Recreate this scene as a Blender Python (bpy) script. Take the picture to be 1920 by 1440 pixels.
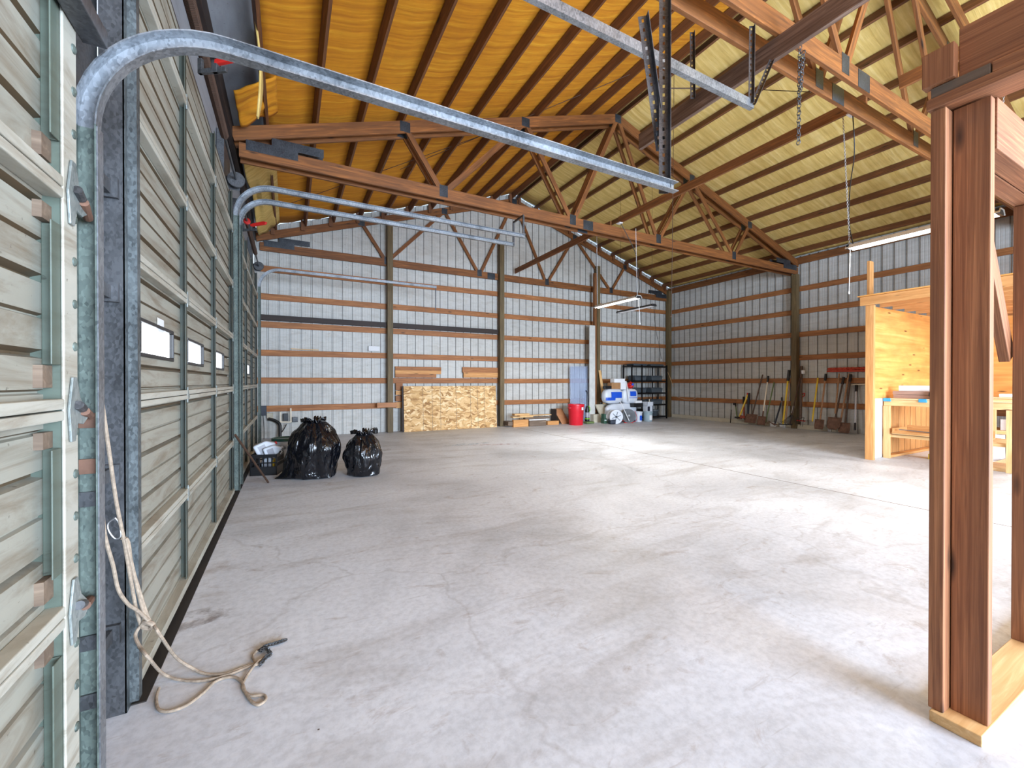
import bpy, bmesh, math, random
from mathutils import Vector, Matrix, noise

for o in list(bpy.data.objects):
    bpy.data.objects.remove(o)
random.seed(7)
C = bpy.context.scene.collection

# ------------------------------------------------------------------ camera
CAM_H = 1.3
F_PX = 788.0
YAW = math.radians(27.954)
TILT = math.radians(-0.28)
cd = bpy.data.cameras.new('camera')
cam = bpy.data.objects.new('camera', cd)
C.objects.link(cam)
cam.location = (0, 0, CAM_H)
cam.rotation_euler = (math.pi / 2 + TILT, 0, -YAW)
cd.sensor_fit = 'HORIZONTAL'
cd.sensor_width = 36
cd.lens = F_PX / 1920 * 36
cd.clip_start = 0.02
bpy.context.scene.camera = cam

# ------------------------------------------------------------------ world, exposure, large lights
sc = bpy.context.scene
sc.view_settings.view_transform = 'Standard'
sc.view_settings.look = 'None'
sc.view_settings.gamma = 1
sc.view_settings.use_curve_mapping = False
sc.view_settings.exposure = 0.68
w = bpy.data.worlds.new('sky')
sc.world = w
w.use_nodes = True
bg = w.node_tree.nodes['Background']
bg.inputs['Color'].default_value = (0.62, 0.78, 1.0, 1)
bg.inputs['Strength'].default_value = 1.2

def area(name, loc, rot, sx, sy, power, col):
    l = bpy.data.lights.new(name, 'AREA')
    l.shape = 'RECTANGLE'
    l.size, l.size_y = sx, sy
    l.energy = power
    l.color = col
    o = bpy.data.objects.new(name, l)
    C.objects.link(o)
    o.location = loc
    o.rotation_euler = rot
    return o
# daylight coming in through the two open vehicle doorways behind the camera (see wall_south below)
area('doorway_daylight', (4.2, -6.05, 1.9), (math.radians(90), 0, 0), 5.4, 3.6, 1800, (0.66, 0.8, 1.0))
FLUO = (1.0, 0.97, 0.92)
LAMP_W = 42

# ------------------------------------------------------------------ helpers
s_, c_ = math.sin(YAW), math.cos(YAW)
def ray(x, y):
    a = (x - 960) / F_PX
    b = -(y - 719.5) / F_PX
    f = math.cos(TILT) - b * math.sin(TILT)
    u = math.sin(TILT) + b * math.cos(TILT)
    return Vector((s_ * f + c_ * a, c_ * f - s_ * a, u))
def P(x, y, X=None, Y=None, Z=None):
    """the point of the building seen at a pixel of the photograph on a wall plane, a truss plane or the floor"""
    r = ray(x, y)
    if X is not None: k = X / r.x
    elif Y is not None: k = Y / r.y
    else: k = (Z - CAM_H) / r.z
    p = r * k
    return Vector((p.x, p.y, p.z + CAM_H))

def lin(c):
    return tuple(((v / 255) / 12.92 if v / 255 <= 0.04045 else ((v / 255 + 0.055) / 1.055) ** 2.4) for v in c) + (1,)

class NT:
    def __init__(s, name):
        s.m = bpy.data.materials.new(name)
        s.m.use_nodes = True
        s.t = s.m.node_tree
        s.b = s.t.nodes['Principled BSDF']
        s.tc = None
    def n(s, typ, **kw):
        nd = s.t.nodes.new('ShaderNode' + typ)
        for k, v in kw.items():
            if k.startswith('i_'): nd.inputs[k[2:].replace('_', ' ')].default_value = v
            else: setattr(nd, k, v)
        return nd
    def l(s, a, b): s.t.links.new(a, b)
    def coord(s, scale=(1, 1, 1), rand=False, rot=(0, 0, 0)):
        tc = s.n('TexCoord')
        mp = s.n('Mapping')
        mp.inputs['Scale'].default_value = scale
        mp.inputs['Rotation'].default_value = rot
        s.l(tc.outputs['Object'], mp.inputs['Vector'])
        if rand:
            oi = s.n('ObjectInfo')
            ml = s.n('Math', operation='MULTIPLY'); ml.inputs[1].default_value = 37.0
            s.l(oi.outputs['Random'], ml.inputs[0])
            cb = s.n('CombineXYZ')
            for k in range(3): s.l(ml.outputs[0], cb.inputs[k])
            s.l(cb.outputs[0], mp.inputs['Location'])
        return mp.outputs[0]
    def noise(s, vec, scale, detail=4, rough=0.55, dist=0.0):
        nd = s.n('TexNoise')
        nd.inputs['Scale'].default_value = scale
        nd.inputs['Detail'].default_value = detail
        nd.inputs['Roughness'].default_value = rough
        nd.inputs['Distortion'].default_value = dist
        s.l(vec, nd.inputs['Vector'])
        return nd.outputs['Fac']
    def ramp(s, fac, stops):
        r = s.n('ValToRGB')
        e = r.color_ramp.elements
        while len(e) < len(stops): e.new(0.5)
        for i, (p, c) in enumerate(stops):
            e[i].position = p
            e[i].color = c
        s.l(fac, r.inputs[0])
        return r.outputs[0]
    def mix(s, fac, a, b, mode='MIX'):
        m = s.n('Mix', data_type='RGBA', blend_type=mode)
        for v, i in ((fac, 0), (a, 6), (b, 7)):
            if hasattr(v, 'links'): s.l(v, m.inputs[i])
            else: m.inputs[i].default_value = v
        return m.outputs[2]
    def bump(s, h, strength=0.3, dist=0.01):
        bp = s.n('Bump')
        bp.inputs['Strength'].default_value = strength
        bp.inputs['Distance'].default_value = dist
        s.l(h, bp.inputs['Height'])
        s.l(bp.outputs[0], s.b.inputs['Normal'])
    def fin(s, col=None, rough=0.6, metal=0.0):
        if col is not None:
            if hasattr(col, 'links'): s.l(col, s.b.inputs['Base Color'])
            else: s.b.inputs['Base Color'].default_value = col
        if hasattr(rough, 'links'): s.l(rough, s.b.inputs['Roughness'])
        else: s.b.inputs['Roughness'].default_value = rough
        s.b.inputs['Metallic'].default_value = metal
        return s.m

def wood(name, dark, light, scale=1.0, knots=True, rough=0.65, streak=0.5, fine=1.0):
    """grain runs along the local X axis of the board"""
    n = NT(name)
    v = n.coord((0.8 * scale, 14 * scale * fine, 14 * scale * fine), True)
    g = n.noise(v, 2.2, 5, 0.6, 0.9)
    col = n.ramp(g, [(0.3, lin(dark)), (0.55, lin([(a + b) / 2 for a, b in zip(dark, light)])), (0.72, lin(light))])
    v2 = n.coord((1.1, 3.0, 3.0), True)
    big = n.noise(v2, 1.6, 3)
    m = n.ramp(big, [(0.3, (0.72, 0.68, 0.66, 1)), (0.7, (1.12, 1.1, 1.08, 1))])
    col = n.mix(streak, col, n.mix(1.0, col, m, 'MULTIPLY'))
    if knots:
        vo = n.n('TexVoronoi'); vo.inputs['Scale'].default_value = 1.0
        vk = n.coord((1.6, 7, 7), True)
        nz = n.noise(vk, 3, 2)
        n.l(vk, vo.inputs['Vector'])
        k = n.ramp(vo.outputs['Distance'], [(0.05, (1, 1, 1, 1)), (0.13, (0, 0, 0, 1))])
        col = n.mix(k, col, lin([d * 0.55 for d in dark]))
    n.bump(g, 0.15, 0.004)
    return n.fin(col, rough)

def flat(name, c, rough=0.5, metal=0.0, var=0.12, scale=6, coat=0):
    n = NT(name)
    v = n.coord((1, 1, 1), True)
    g = n.noise(v, scale, 4)
    base = lin(c)
    lo = tuple(max(0, x * (1 - var)) for x in base[:3]) + (1,)
    hi = tuple(min(1, x * (1 + var)) for x in base[:3]) + (1,)
    return n.fin(n.ramp(g, [(0.3, lo), (0.7, hi)]), rough, metal)

M = {}
M['truss'] = wood('truss_fir', (92, 54, 22), (158, 98, 44))
M['purlin'] = wood('purlin_fir', (86, 52, 28), (138, 86, 46))
M['girt'] = wood('girt_fir', (134, 84, 46), (190, 128, 74))
M['beam'] = wood('beam_fir', (98, 60, 30), (158, 102, 52))
M['weathered'] = wood('weathered_beam', (76, 54, 42), (140, 116, 100), knots=False)
M['treated'] = wood('treated_post', (84, 70, 44), (128, 108, 72), knots=False)
M['stud'] = wood('near_stud_fir', (118, 72, 44), (184, 126, 84), scale=1.0, streak=0.6, fine=3.0)
M['pale'] = wood('pale_pine', (204, 158, 100), (238, 204, 150))
M['orange'] = wood('orange_fir', (188, 130, 72), (222, 170, 108))
M['ply'] = wood('plywood', (206, 140, 66), (236, 180, 104), scale=0.35, knots=True, streak=0.8)
M['plypale'] = wood('floor_plywood', (214, 178, 130), (236, 206, 160), scale=0.3, knots=False)
M['greyboard'] = wood('grey_old_board', (92, 76, 62), (136, 118, 100), knots=False)
M['planed'] = wood('planed_boards', (150, 122, 108), (186, 156, 140))
M['darkboard'] = wood('dark_board', (34, 24, 20), (60, 44, 36), knots=False)
M['brownboard'] = wood('brown_panel_board', (160, 108, 70), (196, 142, 98), knots=False)
M['handle'] = wood('tool_handle_ash', (150, 110, 78), (196, 152, 112), knots=False)
M['handle_dark'] = wood('tool_handle_dark', (70, 54, 44), (110, 86, 70), knots=False)
M['white'] = flat('white_paint', (200, 200, 194), 0.55)
M['cream'] = flat('cream_panel', (186, 178, 158), 0.6)
M['offwhite'] = flat('off_white_plastic', (198, 203, 210), 0.4, var=0.05)
M['black'] = flat('black_plastic', (22, 22, 24), 0.4)
M['blackmetal'] = flat('black_metal', (16, 16, 18), 0.35, 0.3)
M['greybin'] = flat('dark_grey_bin_plastic', (70, 78, 84), 0.45)
M['greypail'] = flat('grey_pail_plastic', (140, 158, 164), 0.45)
M['red'] = flat('red_plastic', (206, 26, 44), 0.35, var=0.08)
M['redpaint'] = flat('red_paint', (186, 30, 24), 0.5)
M['redbroom'] = flat('red_broom', (176, 58, 34), 0.7)
M['yellow'] = flat('yellow_fibreglass', (226, 190, 40), 0.4)
M['green'] = flat('green_plastic', (120, 190, 30), 0.4)
M['darkgreen'] = flat('dark_green_lid', (14, 70, 58), 0.4)
M['greenbox'] = flat('dark_green_carton', (52, 84, 66), 0.6)
M['greenhandle'] = flat('green_handle', (96, 116, 66), 0.6)
M['blue'] = flat('blue_print', (22, 78, 190), 0.45, var=0.1)
M['blackblue'] = flat('dark_blue_handle', (22, 30, 46), 0.4)
M['rust'] = flat('rusty_steel', (112, 82, 66), 0.7, 0.3, 0.35, 14)
M['rustred'] = flat('rusty_red_steel', (140, 66, 50), 0.7, 0.2, 0.3, 14)
M['steel'] = flat('dull_steel', (150, 150, 150), 0.4, 0.8)
M['alu'] = flat('bright_tube', (206, 208, 214), 0.35, 0.5)
M['tape'] = flat('blue_tape', (60, 150, 190), 0.6)
M['pvc'] = flat('pvc_pipe', (236, 226, 206), 0.4)
M['rope'] = flat('pale_rope', (150, 134, 116), 0.9, 0, 0.3, 60)
M['cord'] = flat('black_cord', (14, 12, 12), 0.5)
M['kraft'] = flat('cardboard', (158, 116, 76), 0.8)
M['rod'] = flat('brown_rod', (70, 48, 34), 0.7)
M['skin'] = flat('clear_grey_plastic', (150, 150, 156), 0.3)
M['label'] = flat('white_label', (218, 219, 220), 0.6, var=0.03)
M['yellowlabel'] = flat('yellow_label', (200, 160, 30), 0.6)
M['brownrubber'] = flat('dark_rubber_seal', (34, 28, 22), 0.8, 0, 0.3)

def m_concrete():
    n = NT('concrete_slab')
    v = n.coord()
    a = n.noise(v, 0.55, 6, 0.6, 0.6)
    col = n.ramp(a, [(0.32, lin((180, 184, 190))), (0.5, lin((206, 210, 217))), (0.68, lin((222, 227, 234)))])
    vs = n.coord((0.5, 1.6, 1), rot=(0, 0, 0.5))
    b = n.noise(vs, 1.3, 5, 0.62, 1.5)
    st = n.ramp(b, [(0.5, (0, 0, 0, 1)), (0.72, (1, 1, 1, 1))])
    stm = n.n('Math', operation='MULTIPLY'); stm.inputs[1].default_value = 0.42
    n.l(st, stm.inputs[0])
    col = n.mix(stm.outputs[0], col, lin((142, 134, 126)))
    c = n.noise(n.coord(), 26, 6, 0.7)
    fine = n.ramp(c, [(0.38, (0.78, 0.78, 0.78, 1)), (0.58, (1, 1, 1, 1))])
    col = n.mix(0.7, col, n.mix(1.0, col, fine, 'MULTIPLY'))
    # specks of dirt
    vo = n.n('TexVoronoi'); vo.inputs['Scale'].default_value = 9
    n.l(n.coord(), vo.inputs['Vector'])
    k = n.ramp(vo.outputs['Distance'], [(0.025, (1, 1, 1, 1)), (0.05, (0, 0, 0, 1))])
    gate = n.ramp(n.noise(n.coord(), 0.9, 2), [(0.5, (0, 0, 0, 1)), (0.6, (1, 1, 1, 1))])
    col = n.mix(n.mix(1.0, k, gate, 'MULTIPLY'), col, lin((70, 58, 48)))
    # brown drag marks
    bm_ = n.noise(n.coord((0.7, 1.3, 1), rot=(0, 0, -0.5)), 2.6, 7, 0.72, 2.2)
    bmr = n.ramp(bm_, [(0.57, (0, 0, 0, 1)), (0.74, (0.55, 0.55, 0.55, 1))])
    col = n.mix(bmr, col, lin((128, 104, 84)))
    # thin scratches
    v4 = n.coord((0.8, 12, 1), rot=(0, 0, 0.9))
    sc2 = n.ramp(n.noise(v4, 3.0, 3, 0.7), [(0.66, (0, 0, 0, 1)), (0.72, (1, 1, 1, 1))])
    m4 = n.n('Math', operation='MULTIPLY'); m4.inputs[1].default_value = 0.2
    n.l(sc2, m4.inputs[0])
    col = n.mix(m4.outputs[0], col, lin((120, 106, 92)))
    # hairline cracks
    v5 = n.coord()
    cr = n.n('TexVoronoi', feature='DISTANCE_TO_EDGE'); cr.inputs['Scale'].default_value = 0.22
    wn = n.n('TexNoise'); wn.inputs['Scale'].default_value = 2.2; wn.inputs['Detail'].default_value = 6
    n.l(v5, wn.inputs['Vector'])
    ad = n.n('VectorMath', operation='MULTIPLY_ADD')
    ad.inputs[1].default_value = (0.5, 0.5, 0.5)
    n.l(wn.outputs['Color'], ad.inputs[0]); n.l(v5, ad.inputs[2]); n.l(ad.outputs[0], cr.inputs['Vector'])
    ck = n.ramp(cr.outputs['Distance'], [(0.0004, (0.2, 0.2, 0.2, 1)), (0.0014, (0, 0, 0, 1))])
    col = n.mix(ck, col, lin((110, 98, 86)))
    n.bump(c, 0.12, 0.003)
    return n.fin(col, 0.52)
M['concrete'] = m_concrete()

def m_galv(name, a, b, cc=None, metal=0.7, rough=0.42):
    n = NT(name)
    vo = n.n('TexVoronoi'); vo.inputs['Scale'].default_value = 120
    n.l(n.coord((1, 1, 0.6)), vo.inputs['Vector'])
    g = n.noise(n.coord(), 5, 4)
    mx = n.mix(0.72, vo.outputs['Color'], g)
    col = n.ramp(mx, [(0.3, lin(a)), (0.65, lin(b))])
    if cc:
        r = n.ramp(n.noise(n.coord((1, 1, 0.5)), 3.2, 5, 0.7), [(0.6, (0, 0, 0, 1)), (0.68, (1, 1, 1, 1))])
        col = n.mix(r, col, lin(cc))
    return n.fin(col, rough, metal)
M['galv'] = m_galv('galvanised_steel', (96, 100, 104), (156, 160, 164))
M['galvdark'] = m_galv('dull_dark_steel', (54, 55, 56), (94, 95, 97), metal=0.5)
M['galvgreen'] = m_galv('green_galvanised_track', (54, 63, 59), (104, 115, 107), (98, 66, 36), metal=0.2, rough=0.6)
M['angle'] = m_galv('perforated_angle', (58, 60, 64), (96, 98, 102), metal=0.6)
M['jamb'] = m_galv('blue_grey_jamb_steel', (42, 46, 47), (104, 111, 112), metal=0.35, rough=0.5)
M['hinge'] = m_galv('grey_hinge_steel', (104, 112, 110), (148, 154, 150), metal=0.3, rough=0.5)
M['plate'] = m_galv('truss_plate', (44, 48, 54), (76, 82, 88), metal=0.6)

def m_dirty(name, base, dirt, amt=0.5, zstripe=True):
    n = NT(name)
    g = n.noise(n.coord((1, 0.7, 2.2)), 2.4, 6, 0.65, 0.5)
    col = n.ramp(g, [(0.3, lin([x * 0.94 for x in base])), (0.6, lin(base))])
    d = n.noise(n.coord((1, 0.45, 3.5)), 3.2, 7, 0.7, 0.8)
    dd = n.ramp(d, [(0.46, (0, 0, 0, 1)), (0.68, (amt, amt, amt, 1))])
    col = n.mix(dd, col, lin(dirt))
    sp = n.ramp(n.noise(n.coord((1, 2, 2)), 24, 3), [(0.68, (0, 0, 0, 1)), (0.74, (0.6, 0.6, 0.6, 1))])
    col = n.mix(sp, col, lin([x * 0.6 for x in dirt]))
    return n.fin(col, 0.5)
M['door'] = m_dirty('dirty_cream_door_steel', (152, 150, 137), (100, 82, 58), 0.75)
M['doorrail'] = m_dirty('cream_door_rail', (176, 174, 161), (108, 90, 64), 0.6)
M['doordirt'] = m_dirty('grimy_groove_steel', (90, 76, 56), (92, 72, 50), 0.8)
M['stilelight'] = m_dirty('pale_green_end_stile', (86, 97, 86), (60, 60, 46), 0.5)
M['stile'] = m_dirty('green_grey_stile', (60, 67, 59), (84, 80, 62), 0.4)
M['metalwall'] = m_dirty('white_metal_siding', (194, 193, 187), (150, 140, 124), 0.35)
M['wallrib'] = m_dirty('shaded_dusty_rib', (138, 136, 130), (110, 102, 90), 0.4)  # rib flanks: groove shade painted into the colour, along with some dirt
M['roofdeck'] = m_dirty('grey_metal_roof', (150, 154, 160), (90, 88, 86), 0.3)

def m_insul(name, a, b, c):
    n = NT(name)
    g = n.noise(n.coord((0.5, 9, 1)), 1.6, 5, 0.6, 0.3)
    col = n.ramp(g, [(0.3, lin(a)), (0.52, lin(b)), (0.7, lin(c))])
    g2 = n.noise(n.coord(), 7, 5, 0.65)
    col = n.mix(0.25, col, n.mix(1.0, col, n.ramp(g2, [(0.3, (0.7, 0.7, 0.7, 1)), (0.7, (1.15, 1.15, 1.15, 1))]), 'MULTIPLY'))
    n.bump(g, 0.4, 0.02)
    return n.fin(col, 0.85)
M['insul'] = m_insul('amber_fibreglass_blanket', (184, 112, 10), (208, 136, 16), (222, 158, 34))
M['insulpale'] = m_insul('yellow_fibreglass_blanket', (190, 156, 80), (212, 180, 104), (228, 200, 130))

def m_osb():
    n = NT('oriented_strand_board')
    vo = n.n('TexVoronoi'); vo.inputs['Scale'].default_value = 1
    wn = n.n('TexNoise'); wn.inputs['Scale'].default_value = 5; wn.inputs['Detail'].default_value = 2
    cv = n.coord()
    n.l(cv, wn.inputs['Vector'])
    ad = n.n('VectorMath', operation='MULTIPLY_ADD'); ad.inputs[1].default_value = (0.25, 0.25, 0.25)
    n.l(wn.outputs['Color'], ad.inputs[0]); n.l(cv, ad.inputs[2])
    mp = n.n('Mapping'); mp.inputs['Scale'].default_value = (9, 6, 30)
    mp.inputs['Rotation'].default_value = (0, 0.25, 0)
    n.l(ad.outputs[0], mp.inputs['Vector']); n.l(mp.outputs[0], vo.inputs['Vector'])
    hs = n.n('SeparateColor'); n.l(vo.outputs['Color'], hs.inputs[0])
    col = n.ramp(hs.outputs[0], [(0.0, lin((150, 108, 62))), (0.4, lin((206, 164, 108))), (0.75, lin((226, 190, 138))), (1.0, lin((240, 216, 172)))])
    return n.fin(col, 0.75)
M['osb'] = m_osb()

def m_bag():
    n = NT('black_bin_liner')
    g = n.noise(n.coord((1.1, 1.1, 0.5)), 7, 2.5, 0.5, 1.8)
    n.bump(g, 0.6, 0.05)
    m = n.fin(lin((9, 11, 17)), 0.17)
    n.b.inputs['Specular IOR Level'].default_value = 0.7
    return m
M['bag'] = m_bag()

def m_emit(name, col, st):
    n = NT(name)
    n.b.inputs['Base Color'].default_value = (0.9, 0.9, 0.9, 1)
    n.b.inputs['Emission Color'].default_value = col
    n.b.inputs['Emission Strength'].default_value = st
    return n.m
M['tube'] = m_emit('lit_fluorescent_tube', FLUO + (1,), 6.0)
M['pane'] = m_emit('daylit_frosted_pane', (0.86, 0.93, 1, 1), 2.6)

def m_clear():
    n = NT('clear_blue_roofing')
    n.b.inputs['Base Color'].default_value = (0.32, 0.40, 0.58, 1)
    n.b.inputs['Roughness'].default_value = 0.12
    n.b.inputs['Alpha'].default_value = 0.43
    return n.m
M['clear'] = m_clear()

# ---- mesh building
class MB:
    def __init__(s): s.bm = bmesh.new()
    def box(s, c, d, R=None):
        m = Matrix.Translation(Vector(c)) @ (R.to_4x4() if R is not None else Matrix.Identity(4)) @ Matrix.Diagonal((*d, 1))
        bmesh.ops.create_cube(s.bm, size=1, matrix=m)
        return s
    def b(s, x0, x1, y0, y1, z0, z1):
        return s.box(((x0 + x1) / 2, (y0 + y1) / 2, (z0 + z1) / 2), (abs(x1 - x0), abs(y1 - y0), abs(z1 - z0)))
    def bar(s, p, q, w, h, up=(0, 0, 1)):
        p, q = Vector(p), Vector(q)
        return s.box((p + q) / 2, ((q - p).length, w, h), frame(p, q, up))
    def tube(s, pts, r, n=8, cap=True):
        pts = [Vector(p) for p in pts]
        rs = r if isinstance(r, (list, tuple)) else [r] * len(pts)
        rings = []
        prev = None
        for i, p in enumerate(pts):
            t = (pts[min(i + 1, len(pts) - 1)] - pts[max(i - 1, 0)])
            t = t.normalized() if t.length > 1e-9 else Vector((0, 0, 1))
            if prev is None:
                a = Vector((0, 0, 1)) if abs(t.z) < 0.9 else Vector((1, 0, 0))
                u = t.cross(a).normalized()
            else:
                u = (prev - t * prev.dot(t)).normalized()
            prev = u
            v = t.cross(u)
            rings.append([s.bm.verts.new(p + (u * math.cos(2 * math.pi * k / n) + v * math.sin(2 * math.pi * k / n)) * rs[i]) for k in range(n)])
        for a, b in zip(rings, rings[1:]):
            for k in range(n):
                s.bm.faces.new((a[k], a[(k + 1) % n], b[(k + 1) % n], b[k]))
        if cap:
            s.bm.faces.new(rings[0][::-1]); s.bm.faces.new(rings[-1])
        return s
    def lathe(s, prof, c=(0, 0, 0), n=28, R=None):
        """prof: (r, z) pairs turned about the local z axis"""
        c = Vector(c)
        rings = []
        for r, z in prof:
            ring = []
            for k in range(n):
                a = 2 * math.pi * k / n
                v = Vector((r * math.cos(a), r * math.sin(a), z))
                if R is not None: v = R @ v
                ring.append(s.bm.verts.new(c + v))
            rings.append(ring)
        for a, b in zip(rings, rings[1:]):
            for k in range(n):
                s.bm.faces.new((a[k], a[(k + 1) % n], b[(k + 1) % n], b[k]))
        if prof[0][0] > 1e-6: s.bm.faces.new(rings[0][::-1])
        if prof[-1][0] > 1e-6: s.bm.faces.new(rings[-1])
        return s
    def prism(s, poly, d, Mx=None):
        """poly: 2D points in local x,z ; extruded along local y by d (centred)"""
        Mx = Mx or Matrix.Identity(4)
        A = [s.bm.verts.new(Mx @ Vector((x, -d / 2, z))) for x, z in poly]
        B = [s.bm.verts.new(Mx @ Vector((x, d / 2, z))) for x, z in poly]
        n = len(poly)
        s.bm.faces.new(A); s.bm.faces.new(B[::-1])
        for k in range(n):
            s.bm.faces.new((A[k], B[k], B[(k + 1) % n], A[(k + 1) % n]))
        return s
    def grid(s, fn, nu, nv):
        V = [[s.bm.verts.new(fn(i / nu, j / nv)) for j in range(nv + 1)] for i in range(nu + 1)]
        for i in range(nu):
            for j in range(nv):
                s.bm.faces.new((V[i][j], V[i + 1][j], V[i + 1][j + 1], V[i][j + 1]))
        return s
    def obj(s, name, mat, parent=None, smooth=False, bevel=0.0, solid=0.0):
        bmesh.ops.recalc_face_normals(s.bm, faces=s.bm.faces)
        me = bpy.data.meshes.new(name)
        s.bm.to_mesh(me); s.bm.free()
        me.materials.append(M[mat] if isinstance(mat, str) else mat)
        o = bpy.data.objects.new(name, me)
        C.objects.link(o)
        if parent is not None: o.parent = parent
        if smooth:
            for p in me.polygons: p.use_smooth = True
        if solid:
            m = o.modifiers.new('thickness', 'SOLIDIFY'); m.thickness = solid; m.offset = 0
        if bevel:
            m = o.modifiers.new('bevel', 'BEVEL'); m.width = bevel; m.segments = 2; m.limit_method = 'ANGLE'
        if smooth and not bevel:
            try: me.set_sharp_from_angle(angle=math.radians(40))
            except Exception: pass
        return o

def frame(p, q, up=(0, 0, 1)):
    t = (Vector(q) - Vector(p)).normalized()
    u = Vector(up)
    if abs(t.dot(u)) > 0.98: u = Vector((1, 0, 0)) if abs(t.x) < 0.9 else Vector((0, 1, 0))
    y = u.cross(t).normalized()
    z = t.cross(y)
    return Matrix((t, y, z)).transposed()

def tag(o, label=None, cat=None, group=None, kind=None):
    if label: o['label'] = label
    if cat: o['category'] = cat
    if group: o['group'] = group
    if kind: o['kind'] = kind
    return o
def thing(name, label, cat, loc=(0, 0, 0), rz=0.0, group=None):
    o = bpy.data.objects.new(name, None)
    C.objects.link(o)
    o.location = loc
    o.rotation_euler = (0, 0, rz)
    o.empty_display_size = 0.1
    return tag(o, label, cat, group)
def place(o, R, loc, parent=None):
    """puts an object at a world pose, under an unrotated parent"""
    Mx = Matrix.Translation(Vector(loc)) @ R.to_4x4()
    if parent is not None:
        o.parent = parent
        Mx = Matrix.Translation(-Vector(parent.location)) @ Mx
    o.matrix_basis = Mx
    return o
def board(name, p, q, w, h, mat, parent=None, up=(0, 0, 1), bevel=0.003, cut=None):
    """a straight timber from p to q with its own grain axis; w across, h along up"""
    p, q = Vector(p), Vector(q)
    mb = MB().box((0, 0, 0), ((q - p).length, w, h))
    o = mb.obj(name, mat, None, bevel=bevel)
    return place(o, frame(p, q, up), (p + q) / 2, parent)
def bx(name, x0, x1, y0, y1, z0, z1, mat, parent=None, bevel=0.003, axis=None):
    d = (abs(x1 - x0), abs(y1 - y0), abs(z1 - z0))
    ax = axis if axis is not None else d.index(max(d))
    c = ((x0 + x1) / 2, (y0 + y1) / 2, (z0 + z1) / 2)
    t = Vector([1 if i == ax else 0 for i in range(3)])
    c = Vector(c)
    p, q = c - t * d[ax] / 2, c + t * d[ax] / 2
    if ax == 2: return board(name, p, q, d[1], d[0], mat, parent, (1, 0, 0), bevel)
    if ax == 0: return board(name, p, q, d[1], d[2], mat, parent, (0, 0, 1), bevel)
    return board(name, p, q, d[0], d[2], mat, parent, (0, 0, 1), bevel)
ORD = ['first', 'second', 'third', 'fourth', 'fifth', 'sixth', 'seventh', 'eighth', 'ninth', 'tenth', 'eleventh', 'twelfth']
NUMS = ['one', 'two', 'three', 'four', 'five', 'six', 'seven', 'eight', 'nine', 'ten']

# ------------------------------------------------------------------ the building shell
XL, XR, YB, YS = -0.60, 12.58, 11.17, -6.0
RIDGE_X = (XL + XR) / 2
EAVE_Z, SLOPE = 4.69, 0.3217          # top of the truss top chords at the walls
def chord_top(x): return EAVE_Z + SLOPE * (x - XL) if x <= RIDGE_X else EAVE_Z + SLOPE * (XR - x)

fl = MB().b(XL - 0.6, XR + 0.5, YS - 3, YB + 0.3, -0.15, 0).obj('floor', 'concrete'); tag(fl, 'pale stained concrete slab floor', kind='structure')
# saw-cut joint in the slab, along the middle of the building
jt = MB().b(5.716, 5.724, -5, YB - 0.2, 0.0005, 0.002).obj('trim_1', 'greyboard'); tag(jt, 'thin saw-cut joint in the concrete slab', kind='structure')

def siding(name, a, b, top, axis, at, outward, z0=0.0, label=''):
    """ribbed steel sheet: ribs 23 cm apart pressed outward, with two low stiffeners between"""
    pitch = 0.2286
    mb = MB()
    s = a
    prof = [(a, 0)]
    while s < b - 0.01:
        for ds, d in ((0.02, 0), (0.028, 0.026), (0.054, 0.026), (0.062, 0), (0.118, 0), (0.123, 0.003), (0.133, 0.003), (0.138, 0), (0.178, 0), (0.183, 0.003), (0.193, 0.003), (0.198, 0)):
            if s + ds < b: prof.append((s + ds, d))
        s += pitch
    prof.append((b, 0))
    lo, hi = [], []
    for q, d in prof:
        x = at + outward * d
        p = (q, x) if axis == 'x' else (x, q)
        lo.append(mb.bm.verts.new((*p, z0)))
        hi.append(mb.bm.verts.new((*p, top(q))))
    for i in range(len(prof) - 1):
        fc = mb.bm.faces.new((lo[i], lo[i + 1], hi[i + 1], hi[i]))
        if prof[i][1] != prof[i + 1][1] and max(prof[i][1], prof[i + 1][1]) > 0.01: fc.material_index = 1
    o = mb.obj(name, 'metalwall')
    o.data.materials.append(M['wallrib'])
    return tag(o, label, kind='structure')
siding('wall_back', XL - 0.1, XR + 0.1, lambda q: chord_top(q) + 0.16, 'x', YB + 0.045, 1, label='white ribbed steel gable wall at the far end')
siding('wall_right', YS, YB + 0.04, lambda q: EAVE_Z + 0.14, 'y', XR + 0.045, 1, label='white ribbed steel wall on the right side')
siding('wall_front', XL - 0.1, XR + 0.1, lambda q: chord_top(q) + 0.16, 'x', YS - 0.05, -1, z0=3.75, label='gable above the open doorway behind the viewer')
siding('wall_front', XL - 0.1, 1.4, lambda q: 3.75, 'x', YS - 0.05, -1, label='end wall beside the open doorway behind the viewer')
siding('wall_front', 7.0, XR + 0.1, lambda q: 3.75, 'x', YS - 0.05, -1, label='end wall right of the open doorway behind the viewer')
# left wall: sheet steel above and between the overhead doors
DOORS = [(-0.9, 1.60, 2.47), (2.2, 5.76, 3.50), (6.45, 9.85, 3.50)]   # y0, y1, top
mb = MB()
ys = [YS] + [v for d in DOORS for v in d[:2]] + [YB + 0.04]
for i in range(0, len(ys), 2):
    mb.b(XL - 0.20, XL - 0.13, ys[i], ys[i + 1], 0, EAVE_Z + 0.1)
for y0, y1, zt in DOORS:
    mb.b(XL - 0.20, XL - 0.13, y0, y1, zt - 0.02, EAVE_Z + 0.1)
wl = mb.obj('wall_left', 'roofdeck'); tag(wl, 'grey sheet steel wall around the overhead doors', kind='structure')

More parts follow.
